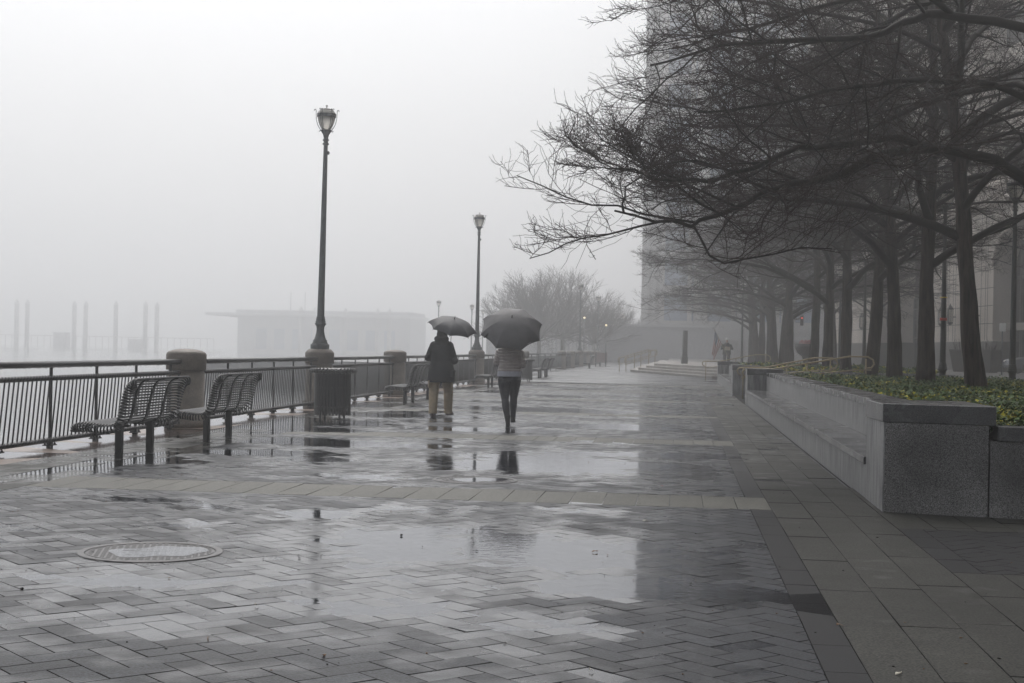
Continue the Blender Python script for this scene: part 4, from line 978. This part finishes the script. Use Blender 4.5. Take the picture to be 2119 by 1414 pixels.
# ------------------------------------------------------------------ street things on the right
def car(loc, rz, label):
    t = thing('parked_car', label, 'car', loc, rz)
    prof = [(-2.2, 0.35), (-2.25, 0.55), (-2.2, 0.72), (-2.0, 0.82), (-1.2, 0.92), (-0.9, 0.95), (-0.25, 1.38), (0.15, 1.44), (0.9, 1.42), (1.55, 1.10), (2.1, 1.0), (2.22, 0.8), (2.25, 0.5), (2.15, 0.33)]
    n = len(prof); v = []; f = []
    for yy, sc in ((-0.86, 0.0), (-0.80, 1.0), (0.80, 1.0), (0.86, 0.0)):
        for x, z in prof: v.append((x*(0.985 if sc == 0 else 1), yy if z < 1 else yy*0.80, z if sc else z*0.99))
    for j in range(3):
        for i in range(n): i2 = (i+1) % n; f.append((j*n+i, j*n+i2, (j+1)*n+i2, (j+1)*n+i))
    f.append(tuple(range(n))); f.append(tuple(3*n+i for i in range(n))[::-1])
    mb = MB(); mb.add(v, f, 0, False); bevel(mb.build('body', 'car_silver', t), 0.03, 2)
    mb = MB(); mb.add([(-0.75, y, 0.98) for y in (-.7, .7)]+[(-0.22, y, 1.36) for y in (-.62, .62)], [(0, 1, 3, 2)])
    for s_ in (-1, 1): mb.add([(-0.7, s_*0.875, 0.95), (1.4, s_*0.875, 0.98), (0.9, s_*0.72, 1.34), (-0.2, s_*0.72, 1.33)], [(0, 1, 2, 3)])
    mb.build('window', 'window_glass', t)
    for x in (-1.38, 1.38):
        for s_ in (-1, 1):
            mb = MB(); mb.tube([(x, s_*0.72, 0.32), (x, s_*0.90, 0.32)], 0.32, 20, smooth=False); wl = mb.build('wheel', 'rubber', t)
            mb = MB(); mb.tube([(x, s_*0.90, 0.32), (x, s_*0.912, 0.32)], 0.07, 10)
            for k in range(5):
                a = 2*PI*k/5; mb.tube([(x, s_*0.905, 0.32), (x+0.2*math.cos(a), s_*0.905, 0.32+0.2*math.sin(a))], 0.025, 5)
            pts = [(x+0.21*math.cos(2*PI*k/20), s_*0.905, 0.32+0.21*math.sin(2*PI*k/20)) for k in range(20)]; mb.tube(pts, 0.02, 5, closed=True)
            mb.build('rim', 'chrome', wl)
    for s_ in (-0.6, 0.6): mb = MB(); mb.ball((-2.12, s_, 0.68), (0.12, 0.2, 0.09), 10); mb.build('headlight', 'frosted_glass', t)
    return t
car((20.6, 84.6, 0.504), 0.12, 'silver parked car cut off by the right edge of the photo')
t = thing('street_sign', 'small white sign on a thin post left of the right lamp', 'sign', (16.3, 76.0, 0.5))
mb = MB(); mb.tube([(0, 0, 0), (0, 0, 2.9)], 0.035, 8); mb.build('post', 'lamp_paint', t)
mb = MB(); mb.box(-0.16, 0.16, -0.06, -0.036, 2.42, 2.88); bevel(mb.build('panel', 'white_paint', t), 0.01); t.scale = (1, 1, 0.92)
for x, y, lb in ((14.9, 88.5, 'bollard with pale band left of the rightmost trunk, left one'), (15.5, 88.2, 'bollard with pale band left of the rightmost trunk, right one')):
    t = thing('bollard', lb, 'bollard', (x, y, 0.5), 0, 'dark bollards with pale bands'); mb = MB(); mb.lathe([(0.11, 0), (0.11, 0.8), (0.08, 0.86), (0.02, 0.88)], 14); mb.build('post', 'black_steel', t)
    mb = MB(); mb.lathe([(0.114, 0.62), (0.114, 0.70)], 14); mb.build('band', 'white_paint', t)
for x, y, s_, lb in ((16.9, 89.5, 0.95, 'big dark square planter pot partly behind the rightmost trunk'), (17.9, 87.0, 0.9, 'big dark planter pot right of the rightmost trunk')):
    t = thing('plant_pot', lb, 'plant pot', (x, y, 0.5), 0, 'dark pots before the facade')
    mb = MB(); mb.lathe([(0.55*s_, 0), (0.62*s_, 0.3), (0.80*s_, 1.2), (0.84*s_, 1.25), (0.84*s_, 1.35), (0.74*s_, 1.35)], 4, smooth=False); mb.build('pot', 'stone_dark', t)
    mb = MB()
    for k in range(40): a = rng.random()*6.28; q = rng.random()*0.5; mb.tube([(q*math.cos(a), q*math.sin(a), 1.3), (1.4*q*math.cos(a), 1.4*q*math.sin(a), 1.5+rng.random()*0.5)], 0.012, 3)
    mb.build('twigs', 'twig', t)
t = thing('flower_bowl', 'dark bowl planter with pink flowers on a pedestal, left of the seventh trunk', 'planter', (6.75, 79, 0.5))
mb = MB(); mb.lathe([(0.3, 0), (0.3, 0.1), (0.16, 0.2), (0.16, 0.6), (0.2, 0.75), (0.45, 0.95), (0.56, 1.2), (0.58, 1.4), (0.54, 1.42)], 20); mb.build('bowl', 'stone_dark', t)
mb = MB()
for k in range(60): a = rng.random()*6.28; q = rng.random()**0.5*0.45; mb.ball((q*math.cos(a)+0.1, q*math.sin(a), 1.42+rng.random()*0.28*(1-q)), 0.05, 6)
mb.build('flowers', 'pink', t)
t = thing('traffic_signal', 'small signal glowing red between the foggy trunks', 'traffic light', (8.0, 108, 0.5))
mb = MB(); mb.tube([(0, 0, 0), (0, 0, 3.9)], 0.07, 8); mb.tube([(0, 0, 3.4), (0.9, 0, 3.45)], 0.04, 6); mb.build('pole', 'black_steel', t)
mb = MB(); mb.box(0.78, 1.02, -0.12, 0.12, 2.95, 3.65); bevel(mb.build('housing', 'black_steel', t), 0.03)
mb = MB(); mb.ball((0.9, -0.13, 3.5), (0.06, 0.04, 0.06), 12); mb.build('red_light', 'red_lamp', t)

# ------------------------------------------------------------------ people
def remesh(o, vox, sm=6, fac=0.5):
    mod(o, 'REMESH', mode='VOXEL', voxel_size=vox, use_smooth_shade=True); mod(o, 'SMOOTH', iterations=sm, factor=fac); return o
def hand(mb, p, d, side, s_=1.0, curl=0.9):
    """palm, four bent fingers and a thumb leaving the side of the palm"""
    d = Vector(d).normalized(); up = Vector((0, 0, 1)); lat = d.cross(up).normalized()*side; nrm = lat.cross(d).normalized()*side
    p = Vector(p)
    mb.tube([p, p+d*0.045*s_, p+d*0.085*s_], [0.024*s_, 0.034*s_, 0.030*s_], 10)
    for k, L in enumerate((0.070, 0.078, 0.072, 0.056)):
        b = p+d*0.082*s_+lat*(0.026-0.0175*k)*s_; q = d.copy(); P = [b]
        for j, fr in enumerate((0.42, 0.33, 0.25)):
            q = (q*math.cos(curl*0.6)-nrm*math.sin(curl*0.6)).normalized(); P.append(P[-1]+q*L*fr*s_)
        mb.tube(P, [0.0095*s_, 0.009*s_, 0.008*s_, 0.007*s_], 8)
    b = p+d*0.03*s_+lat*0.03*s_; mb.tube([b, b+(d+lat).normalized()*0.035*s_, b+(d*1.3+lat*0.4-nrm*0.5).normalized()*0.06*s_], [0.012*s_, 0.010*s_, 0.008*s_], 8)
def umbrella(name, label, hub, axis, rad, sag, mt, hookdir=None, handle_to=None, tips=8, spin=0.0, grp=None, logo=False, strap=False):
    t = thing(name, label, 'umbrella', hub, 0); ax = Vector(axis).normalized()
    q = ax.to_track_quat('Z', 'Y').to_matrix()
    L = lambda x, y, z: q @ Vector((x, y, z))
    mb = MB(); v = []; f = []; nr = 10; na = 6; hf = PI/tips
    for side in (0, 1):
        for pnl in range(tips):     # one gore of cloth between two ribs
            base = len(v)
            for i in range(nr+1):
                u = i/nr
                for k in range(na+1):
                    fr = k/na; th = (fr-0.5)*2*hf; a = 2*PI*pnl/tips+hf+th+spin
                    sc = math.cos(hf)/math.cos(th)*(1-0.05*math.sin(PI*fr)*u**2)
                    r = rad*math.sin(u*1.15)/math.sin(1.15)*sc; z = -sag*(1-math.cos(u*1.15))/(1-math.cos(1.15))+0.012*math.sin(PI*fr)*u
                    v.append(L(r*math.cos(a), r*math.sin(a), z-0.002*side))
            for i in range(nr):
                for k in range(na):
                    q0 = base+i*(na+1)+k; e = (q0, q0+na+1, q0+na+2, q0+1); f.append(e if side == 0 else e[::-1])
    mb.add(v, f, 0, True); c = mb.build('canopy', mt, t)
    mb = MB()
    for k in range(tips):
        a = 2*PI*k/tips+spin; P = []
        for i in range(9):
            u = i/8*1.02; r = rad*math.sin(min(u, 1.02)*1.15)/math.sin(1.15); z = -sag*(1-math.cos(u*1.15))/(1-math.cos(1.15))-0.006; P.append(L(r*math.cos(a), r*math.sin(a), z))
        mb.tube(P, 0.003, 5)
        r = rad*0.42; mb.tube([L(0, 0, -0.33), L(r*math.cos(a), r*math.sin(a), -sag*0.16-0.01)], 0.0022, 4)
        mb.ball(P[-1], 0.006, 6)
    mb.build('ribs', 'chrome', t)
    mb = MB(); end = Vector(handle_to)-Vector(hub) if handle_to is not None else L(0, 0, -0.8)
    mb.tube([L(0, 0, 0.0), L(0, 0, -0.30), end], 0.0055, 8); mb.build('shaft', 'chrome', t)
    mb = MB(); mb.tube([L(0, 0, -0.004), L(0, 0, 0.05), L(0, 0, 0.065)], [0.012, 0.007, 0.004], 8); mb.build('ferrule', 'shoe_black', t)
    mb = MB(); dr = (end-L(0, 0, -0.3)).normalized(); mb.tube([end-dr*0.10, end+dr*0.05], 0.014, 10); mb.ball(end+dr*0.055, 0.016, 8); mb.build('handle', 'shoe_black', t)
    if strap:
        mb = MB(); a = 2*PI*0.53+spin; P = [L(rad*u*math.cos(a)*0.96, rad*u*math.sin(a)*0.96, -sag*(1-math.cos(u*1.15))/(1-math.cos(1.15))+0.012) for u in (0.72, 0.78, 0.84, 0.90, 0.95, 0.99)]
        mb.tube(P, [0.008, 0.013, 0.008, 0.012, 0.009, 0.014], 6); mb.build('strap', 'shoe_black', t)
    if logo:
        mb = MB(); a = -PI/2+0.62
        for j, (du, ln) in enumerate(((0, 0.07), )):
            u = 0.86; r = rad*math.sin(u*1.15)/math.sin(1.15); z = -sag*(1-math.cos(u*1.15))/(1-math.cos(1.15))-0.012
            for k in range(7):
                aa = a+(k-3)*0.022; mb.tube([L((r-0.006)*math.cos(aa), (r-0.006)*math.sin(aa), z+0.012), L((r+0.006)*math.cos(aa+0.006), (r+0.006)*math.sin(aa+0.006), z+0.008)], 0.0022, 4)
        mb.build('logo', 'white_thread', t)
    return t
# --- the man in the dark coat
mx_, my_ = -4.66, 28.3
t = thing('person', 'person in a knee-length black coat and khaki trousers under the small dark umbrella', 'person', (mx_, my_, 0.004), R_(2))
def body_mesh(mb, lf, rf, lk, rk, hipw, H, head_tilt, sh, elbows, hands, fem=False):
    s_ = H/1.80; hz = 0.93*s_
    for (ft, kn, sg) in ((lf, lk, -1), (rf, rk, 1)):
        hp = Vector((sg*hipw, 0, hz)); mb.tube([hp, (hp+Vector(kn))/2, kn, (Vector(kn)*0.45+Vector(ft)*0.55)+Vector((0, -0.015, 0)), ft], [0.085*s_, 0.070*s_, 0.040*s_, 0.038*s_, 0.028*s_], 14)
        mb.ball((ft[0], ft[1]+0.06, ft[2]-0.03), (0.04, 0.11, 0.035), 12)
    mb.loft([(0, 0, hz-0.06, 0.15*s_, 0.10*s_), (0, 0, hz+0.05, 0.165*s_, 0.115*s_), (0, 0.0, hz+0.20, 0.135*s_, 0.095*s_), (0, 0.0, hz+0.36, 0.16*s_, 0.11*s_), (0, 0.0, hz+0.50, sh*0.86, 0.10*s_), (0, 0, hz+0.58, 0.07*s_, 0.07*s_)], 20)
    top = Vector((0, 0.015, hz+0.55)); mb.tube([top, top+Vector((0, 0.03, 0.14))], 0.055*s_, 12)
    hc = top+Vector((0, 0.04+head_tilt, 0.215*s_)); mb.ball(hc, (0.078*s_, 0.098*s_, 0.115*s_), 18)
    mb.ball(hc+Vector((0, 0.10*s_, -0.015)), (0.014, 0.022, 0.022), 8)          # nose
    mb.ball(hc+Vector((0, 0.085*s_, -0.055)), (0.028, 0.014, 0.012), 8)         # mouth and lips
    mb.ball(hc+Vector((0, 0.06*s_, -0.095)), (0.03, 0.03, 0.022), 8)            # chin
    for sg in (-1, 1):
        mb.ball(hc+Vector((sg*0.080*s_, 0.0, -0.01)), (0.014, 0.022, 0.032), 8)  # ears
        mb.ball(hc+Vector((sg*0.030, 0.088*s_, 0.012)), (0.013, 0.01, 0.009), 8)
        S = Vector((sg*sh, 0, hz+0.45)); E = Vector(elbows[0 if sg < 0 else 1]); Hn = Vector(hands[0 if sg < 0 else 1])
        mb.tube([S, (S+E)/2, E, (E+Hn)/2, Hn], [0.045*s_, 0.038*s_, 0.030*s_, 0.028*s_, 0.024*s_], 12)
        hand(mb, Hn, (Hn-E), sg, s_)
    return hc
mb = MB()
EL, HL = (-0.262, 0.02, 1.17), (-0.12, 0.27, 1.27); ER, HR = (0.255, 0.03, 1.12), (0.13, 0.26, 1.36)
hc = body_mesh(mb, (-0.15, 0.0, 0.075), (0.12, 0.32, 0.10), (-0.14, 0.05, 0.50), (0.12, 0.22, 0.50), 0.10, 1.79, 0.03, 0.150, (EL, ER), (HL, HR))
b = mb.build('body', 'skin', t); remesh(b, 0.008, 3)
mb = MB()   # trousers
for sg, kn, ft in ((-1, (-0.145, 0.05, 0.50), (-0.15, 0.0, 0.09)), (1, (0.125, 0.22, 0.50), (0.12, 0.29, 0.09))):
    hp = (sg*0.105, 0, 0.93); K = Vector(kn); F = Vector(ft); Hh = Vector(hp)
    P = [Hh, Hh.lerp(K, 0.35), Hh.lerp(K, 0.7), K, K.lerp(F, 0.3), K.lerp(F, 0.65), K.lerp(F, 0.9), F+Vector((0, 0, -0.025))]
    mb.tube(P, [0.125, 0.116, 0.106, 0.096, 0.093, 0.086, 0.082, 0.084], 18)
    for k in range(9):   # soft folds, deeper near knee and ankle
        u = (0.30, 0.5, 0.62, 0.72, 0.8, 0.86, 0.9, 0.95, 0.98)[k]; a = Hh.lerp(K, u/0.5) if u < 0.5 else K.lerp(F, (u-0.5)/0.5)
        mb.ball(a+Vector((rng.uniform(-0.012, 0.012), -0.012, 0)), (0.098-0.018*(u > .6), 0.098-0.018*(u > .6), 0.012), 14)
    mb.box(K.x+sg*0.068, K.x+sg*0.098, K.y-0.16, K.y-0.02, 0.58, 0.72) if sg < 0 else mb.box(K.x+0.07, K.x+0.098, K.y-0.22, K.y-0.10, 0.60, 0.74)
mb.loft([(0, 0, 0.86, 0.17, 0.12), (0, 0, 1.02, 0.17, 0.12)], 20)
remesh(mb.build('trousers', 'khaki', t), 0.008, 4)
mb = MB()   # coat
mb.loft([(0.0, 0.03, 0.685, 0.268, 0.20), (0.0, 0.03, 0.74, 0.270, 0.20), (0.005, 0.02, 0.90, 0.262, 0.185), (0.005, 0.015, 1.02, 0.235, 0.165), (0, 0.01, 1.10, 0.212, 0.155), (0, 0.01, 1.20, 0.212, 0.165), (0, 0.015, 1.32, 0.215, 0.165), (0, 0.015, 1.40, 0.205, 0.15), (0, 0.015, 1.47, 0.165, 0.13), (0, 0.03, 1.53, 0.125, 0.12), (0, 0.04, 1.59, 0.11, 0.115), (0, 0.045, 1.66, 0.105, 0.11), (0, 0.045, 1.69, 0.095, 0.10)], 28)
for S, E_, H_ in (((-0.150, 0.01, 1.405), EL, HL), ((0.150, 0.01, 1.405), ER, HR)):
    S, E_, H_ = Vector(S), Vector(E_), Vector(H_)
    mb.ball(S, 0.093, 14); mb.ball(E_, 0.078, 12)
    mb.tube([S, S.lerp(E_, 0.5), E_, E_.lerp(H_, 0.55), H_], [0.088, 0.083, 0.076, 0.066, 0.056], 16)
# hood lying on the shoulders, pocket flap on the right
mb.ball((0, -0.075, 1.50), (0.135, 0.085, 0.085), 16); mb.ball((-0.075, -0.04, 1.545), (0.075, 0.07, 0.06), 14); mb.ball((0.075, -0.04, 1.545), (0.075, 0.07, 0.06), 14)
mb.box(0.225, 0.285, -0.10, 0.06, 0.90, 0.93); mb.box(0.21, 0.278, -0.11, 0.05, 0.80, 0.92)
remesh(mb.build('coat', 'coat_black', t), 0.009, 5)
mb = MB()   # hair and dark cap
mb.ball(hc+Vector((0, -0.018, 0.03)), (0.094, 0.105, 0.105), 18); mb.ball(hc+Vector((0, -0.05, -0.045)), (0.078, 0.06, 0.06), 14)
for k in range(26): a = rng.uniform(PI, 2*PI); mb.ball(hc+Vector((0.09*math.cos(a), 0.08*math.sin(a)-0.01, rng.uniform(-0.07, 0.05))), 0.018, 8)
remesh(mb.build('hair', 'hair_dark', t), 0.007, 2)
for x, y, z, tilt in ((-0.15, 0.0, 0.0, 0), (0.12, 0.32, 0.025, 0.35)):
    mb = MB(); mb.loft([(x, y+0.055, z+0.004, 0.052, 0.145), (x, y+0.055, z+0.03, 0.054, 0.15), (x, y+0.04, z+0.07, 0.046, 0.115), (x, y, z+0.115, 0.044, 0.055)], 18)
    mb.v = [(X, Y, Z) for X, Y, Z in mb.v]
    if tilt:  # toe of the rear foot lifted a little, turned outwards
        mb.v = [(x+(X-x)*0.93+(Y-y)*0.36, y+(Y-y)*0.93-(X-x)*0.36, Z) for X, Y, Z in mb.v]
    o = mb.build('shoe', 'shoe_brown', t)
hub = (mx_+0.25, my_-0.02, 1.945)
umbrella('umbrella', 'small dark umbrella tilted right over the person in the black coat', hub, (0.24, -0.30, 0.92), 0.50, 0.19, 'umbrella_dark', handle_to=(mx_+0.13, my_+0.30, 1.42), spin=0.2)
# --- the woman in the puffer jacket
wx, wy = -2.98, 25.55
t = thing('person', 'person in a quilted taupe jacket, dark leggings and black boots under the large grey umbrella', 'person', (wx, wy, 0.004), R_(3))
mb = MB(); EL, HL = (-0.235, 0.04, 1.13), (-0.13, 0.28, 1.22); ER, HR = (0.23, 0.02, 1.08), (0.10, 0.26, 1.30)
LK, LF, RK, RF = (-0.068, 0.0, 0.48), (-0.005, -0.10, 0.09), (0.072, 0.17, 0.50), (0.060, 0.30, 0.15)
hc = body_mesh(mb, LF, RF, LK, RK, 0.09, 1.68, 0.02, 0.135, (EL, ER), (HL, HR), True)
remesh(mb.build('body', 'skin', t), 0.008, 3)
mb = MB()
for sg, kn, ft in ((-1, LK, LF), (1, RK, RF)):
    Hh, K, F = Vector((sg*0.095, 0, 0.86)), Vector(kn), Vector(ft)
    mb.tube([Hh, Hh.lerp(K, 0.3), Hh.lerp(K, 0.65), K, K.lerp(F, 0.3)+Vector((0, -0.02, 0)), K.lerp(F, 0.7), F+Vector((0, 0, 0.0))], [0.115, 0.110, 0.090, 0.066, 0.068, 0.052, 0.046], 18)
    mb.ball((sg*0.085, -0.055, 0.88), (0.10, 0.085, 0.095), 16)
mb.loft([(0, 0, 0.80, 0.165, 0.11), (0, 0, 0.90, 0.205, 0.135), (0, 0, 0.98, 0.185, 0.125)], 22)
remesh(mb.build('leggings', 'leggings', t), 0.0075, 4)
mb = MB(); mb.loft([(0, -0.01, 0.885, 0.216, 0.152), (0, -0.01, 0.91, 0.218, 0.153), (0, -0.01, 0.99, 0.208, 0.148), (0, -0.005, 1.05, 0.178, 0.128)], 26); remesh(mb.build('shirt', 'shirt', t), 0.007, 2)
mb = MB(); rings = []
base = [(0.975, 0.205, 0.150), (1.06, 0.188, 0.138), (1.14, 0.178, 0.130), (1.22, 0.187, 0.138), (1.32, 0.205, 0.142), (1.39, 0.20, 0.13), (1.44, 0.13, 0.105), (1.50, 0.085, 0.09)]
zq = 0.975
while zq < 1.50:
    for a, b2 in zip(base, base[1:]):
        if a[0] <= zq <= b2[0]: u = (zq-a[0])/(b2[0]-a[0]); rx = a[1]+(b2[1]-a[1])*u; ry = a[2]+(b2[2]-a[2])*u; break
    q = abs(math.sin((zq-0.975)/0.052*PI)); k = 0.017*q**0.6; rings.append((0, -0.005, zq, rx+k-0.004, ry+k-0.004)); zq += 0.0065
mb.loft(rings, 32)
for S, E_, H_ in (((-0.165, 0.0, 1.34), EL, HL), ((0.165, 0.0, 1.34), ER, HR)):
    S, E_, H_ = Vector(S), Vector(E_), Vector(H_); P = []; Rr = []
    for k in range(60):
        u = k/59; p = S.lerp(E_, u*2) if u < 0.5 else E_.lerp(H_, (u-0.5)*2); r0 = 0.076-0.026*u; P.append(p); Rr.append(r0-0.008+0.013*abs(math.sin(u*10.5*PI))**0.6)
    mb.tube(P, Rr, 18)
remesh(mb.build('puffer_jacket', 'puffer', t), 0.006, 1, 0.3)
mb = MB(); mb.ball(hc+Vector((0, -0.02, 0.02)), (0.090, 0.10, 0.11), 18); mb.tube([hc+Vector((0, -0.09, -0.02)), hc+Vector((0, -0.11, -0.12)), hc+Vector((0, -0.10, -0.24))], [0.03, 0.035, 0.015], 10); remesh(mb.build('hair', 'hair_dark', t), 0.008, 2)
for x, y, z, hh in ((-0.005, -0.10, 0.0, 0.0), (0.060, 0.30, 0.06, 0)):
    mb = MB(); mb.loft([(x, y+0.05, z+0.005, 0.043, 0.125), (x, y+0.05, z+0.03, 0.044, 0.13), (x, y+0.035, z+0.065, 0.040, 0.10), (x, y-0.005, z+0.11, 0.043, 0.055), (x, y-0.01, z+0.19, 0.050, 0.056), (x, y-0.01, z+0.20, 0.052, 0.058)], 18)
    mb.box(x-0.03, x+0.03, y-0.07, y-0.01, z-0.003, z+0.02)
    if y > 0: mb.v = [(X, Y, Z+max(0, 0.06-(Y-y)*0.35)*0.0) for X, Y, Z in mb.v]
    mb.build('boot', 'shoe_black', t)
umbrella('umbrella', 'large grey umbrella tilted back towards the viewer, hiding its carrier\'s head', (wx+0.05, wy-0.20, 1.93), (0.10, -0.66, 0.74), 0.57, 0.28, 'umbrella_grey', handle_to=(wx+0.08, wy+0.30, 1.33), spin=0.28, logo=True, strap=True)
# --- the far person in a white cap with the flag
px_, py_ = 2.85, 88
t = thing('person', 'far person in a white cap and olive jacket holding a pale bundle beside the flag', 'person', (px_, py_, 0.5), R_(185))
mb = MB(); hc = body_mesh(mb, (-0.12, 0, 0.075), (0.12, 0.05, 0.075), (-0.12, 0.02, 0.5), (0.12, 0.05, 0.5), 0.10, 1.68, 0.0, 0.18, ((-0.3, 0.05, 1.1), (0.3, 0.05, 1.1)), ((-0.1, 0.28, 1.15), (0.12, 0.28, 1.2)))
remesh(mb.build('body', 'skin', t), 0.012, 2)
mb = MB(); mb.loft([(0, 0, 0.75, 0.26, 0.19), (0, 0, 1.0, 0.24, 0.17), (0, 0, 1.3, 0.25, 0.16), (0, 0, 1.42, 0.15, 0.11), (0, 0, 1.47, 0.09, 0.09)], 20)
for a, b2, c in (((-0.2, 0, 1.35), (-0.32, 0.05, 1.1), (-0.1, 0.26, 1.15)), ((0.2, 0, 1.35), (0.32, 0.05, 1.1), (0.12, 0.26, 1.2))): mb.tube([a, b2, c], [0.09, 0.08, 0.06], 12)
remesh(mb.build('jacket', 'olive', t), 0.012, 3)
mb = MB(); 
for sg in (-1, 1): mb.tube([(sg*0.11, 0, 0.85), (sg*0.12, 0.02, 0.5), (sg*0.12, 0.02, 0.06)], [0.11, 0.09, 0.08], 14)
mb.build('trousers', 'leggings', t)
mb = MB(); mb.ball(hc+Vector((0, 0, 0.045)), (0.105, 0.12, 0.09), 16); mb.lathe([(0.12, 0.03), (0.135, 0.035), (0.11, 0.05)], 18, tuple(hc)); mb.build('cap', 'white_paint', t)
mb = MB(); mb.box(-0.16, 0.16, 0.27, 0.36, 1.0, 1.22); tagged_o = bevel(mb.build('bundle', 'pale_leaf'), 0.03, 2); tagged_o.location = (px_, py_, 0.5); tagged_o.rotation_euler = (0, 0, R_(185)); tagged(tagged_o, 'pale pinkish bundle held against the chest of the white-capped person', 'bundle')
t = thing('flag', 'drooping american flag with red and white stripes on a slanted pole', 'flag', (2.05, 86, 0.0))
mb = MB(); mb.tube([(0, 0, 2.68), (0.85, 0.3, 1.1)], 0.018, 8); mb.ball((0, 0, 2.69), 0.03, 8); mb.build('pole', 'bronze_rail', t)
mb = MB(); U, Vn = 26, 30
def fp(u, v):   # u along the hoist (pole), v away from it, drooping down
    a = Vector((0.02+0.40*u, 0.15*u*0.35, 2.62-0.75*u)); dx = -0.16*v*(1-0.2*u)-0.28*u*v; dz = -1.25*v*(1-0.25*u)
    return a+Vector((dx+0.03*math.sin(9*u+3*v), 0.07*math.sin(14*u+2*v)*v, dz))
gv = [[fp(i/U, j/Vn) for j in range(Vn+1)] for i in range(U+1)]
vs = [p for r_ in gv for p in r_]; fs = []; mi = []
for i in range(U):
    for j in range(Vn):
        fs.append((i*(Vn+1)+j, i*(Vn+1)+j+1, (i+1)*(Vn+1)+j+1, (i+1)*(Vn+1)+j)); mi.append(2 if (i < 14 and j < 12) else (0 if (i//2) % 2 == 0 else 1))
mb.add(vs, fs, 0, True); mb.mi = mi; fo = mb.build('cloth', ['flag_red', 'white_paint', 'flag_blue'], t); mod(fo, 'SOLIDIFY', thickness=0.004)
mb = MB()
for i in range(5):
    for j in range(5):
        p = fp((1.5+i*2.6)/U, (1.3+j*2.3)/Vn)
        mb.ball(p+Vector((0, -0.012, 0)), 0.022, 6)
mb.build('stars', 'white_paint', t)

# ------------------------------------------------------------------ litter on the wet paving
lit = [(-0.15, 15.0, 'red_leaf', 'tiny bright red leaf on the paving beyond the pale band'), (-0.55, 10.0, 'brown_leaf', 'brown curled leaf at the edge of the bright puddle'),
       (-1.55, 6.35, 'brown_leaf', 'small brown scrap low on the paving at centre'), (-2.15, 6.55, 'brown_leaf', 'thin brown twig low at centre'), (0.98, 6.5, 'pale_leaf', 'tan curled leaf on the right slab border at the bottom'),
       (-3.9, 6.9, 'pale_leaf', 'pale bird-shaped scrap at lower left'), (-0.25, 11.9, 'pale_leaf', 'pale leaf on the dark paving right of the puddle'), (-2.2, 7.5, 'pale_leaf', 'small pale fleck left of the dark paving'),
       (2.1, 7.0, 'brown_leaf', 'orange brown leaf near the right edge'), (-3.6, 7.7, 'hair_dark', 'dark pebble on the left paving'), (-2.0, 10.5, 'hair_dark', 'dark pebble in the bright puddle'),
       (-0.35, 6.3, 'pale_leaf', 'pale oval fleck at the bottom of the dark paving'), (0.85, 7.6, 'brown_leaf', 'small brown leaf by the slab border')]
for x, y, mt, lb in lit:
    mb = MB(); a = rng.random()*6; s_ = 0.022 if 'pebble' not in lb and 'fleck' not in lb else 0.011
    if 'twig' in lb: mb.tube([(0, 0, 0.004), (0.05, 0.005, 0.008), (0.10, 0.0, 0.004)], 0.0022, 5)
    elif 'pebble' in lb: mb.ball((0, 0, 0.005), (0.012, 0.010, 0.008), 8)
    else:
        pts = []; 
        for k in range(9):
            u = k/8; wd = math.sin(PI*u)**0.8*0.45; pts.append((u*2*s_-s_, wd*s_, 0.004+0.010*abs(wd)+0.004*math.sin(u*4))); pts.append((u*2*s_-s_, -wd*s_, 0.003+0.012*u))
        mb.add(pts, [(2*k, 2*k+1, 2*k+3, 2*k+2) for k in range(8)], 0, True)
    o = mb.build('fallen_leaf' if 'pebble' not in lb and 'twig' not in lb and 'scrap' not in lb and 'fleck' not in lb else ('pebble' if 'pebble' in lb else 'litter_scrap'), mt)
    if 'leaf' in mt: mod(o, 'SOLIDIFY', thickness=0.001)
    o.location = (x, y, 0.004); o.rotation_euler = (0, 0, a); tagged(o, lb, 'leaf' if 'leaf' in lb else 'litter')

mb = MB(); rl = random.Random(3)
for k in range(420):      # grit, seeds and crumbs washed over the paving
    y = 6+14*rl.random()**1.3; x = rl.uniform(-6.5, 3.5); s_ = rl.uniform(0.002, 0.0055)
    if y > 12.2 and x > 1.7: continue
    mb.ball((x, y, 0.005+s_*0.3), (s_*rl.uniform(0.8, 2.2), s_, s_*0.6), 6, 0 if rl.random() < 0.7 else 1)
struct(mb.build('leaf_litter', ['hair_dark', 'brown_leaf']), 'stuff')
# ------------------------------------------------------------------ fog
hb = MB(); hb.box(-720, 520, -90, 900, -4.2, 70.0); hz = hb.build('haze', 'joint')
hm = bpy.data.materials.new('haze'); hm.use_nodes = True; hn = hm.node_tree.nodes; hn.remove(hn['Principled BSDF'])
pv = hn.new('ShaderNodeVolumePrincipled'); pv.inputs['Color'].default_value = (0.97, 0.975, 0.985, 1); pv.inputs['Density'].default_value = HAZE; pv.inputs['Anisotropy'].default_value = 0.68
hm.node_tree.links.new(pv.outputs[0], hn['Material Output'].inputs['Volume']); hz.data.materials.clear(); hz.data.materials.append(hm); struct(hz, 'stuff')
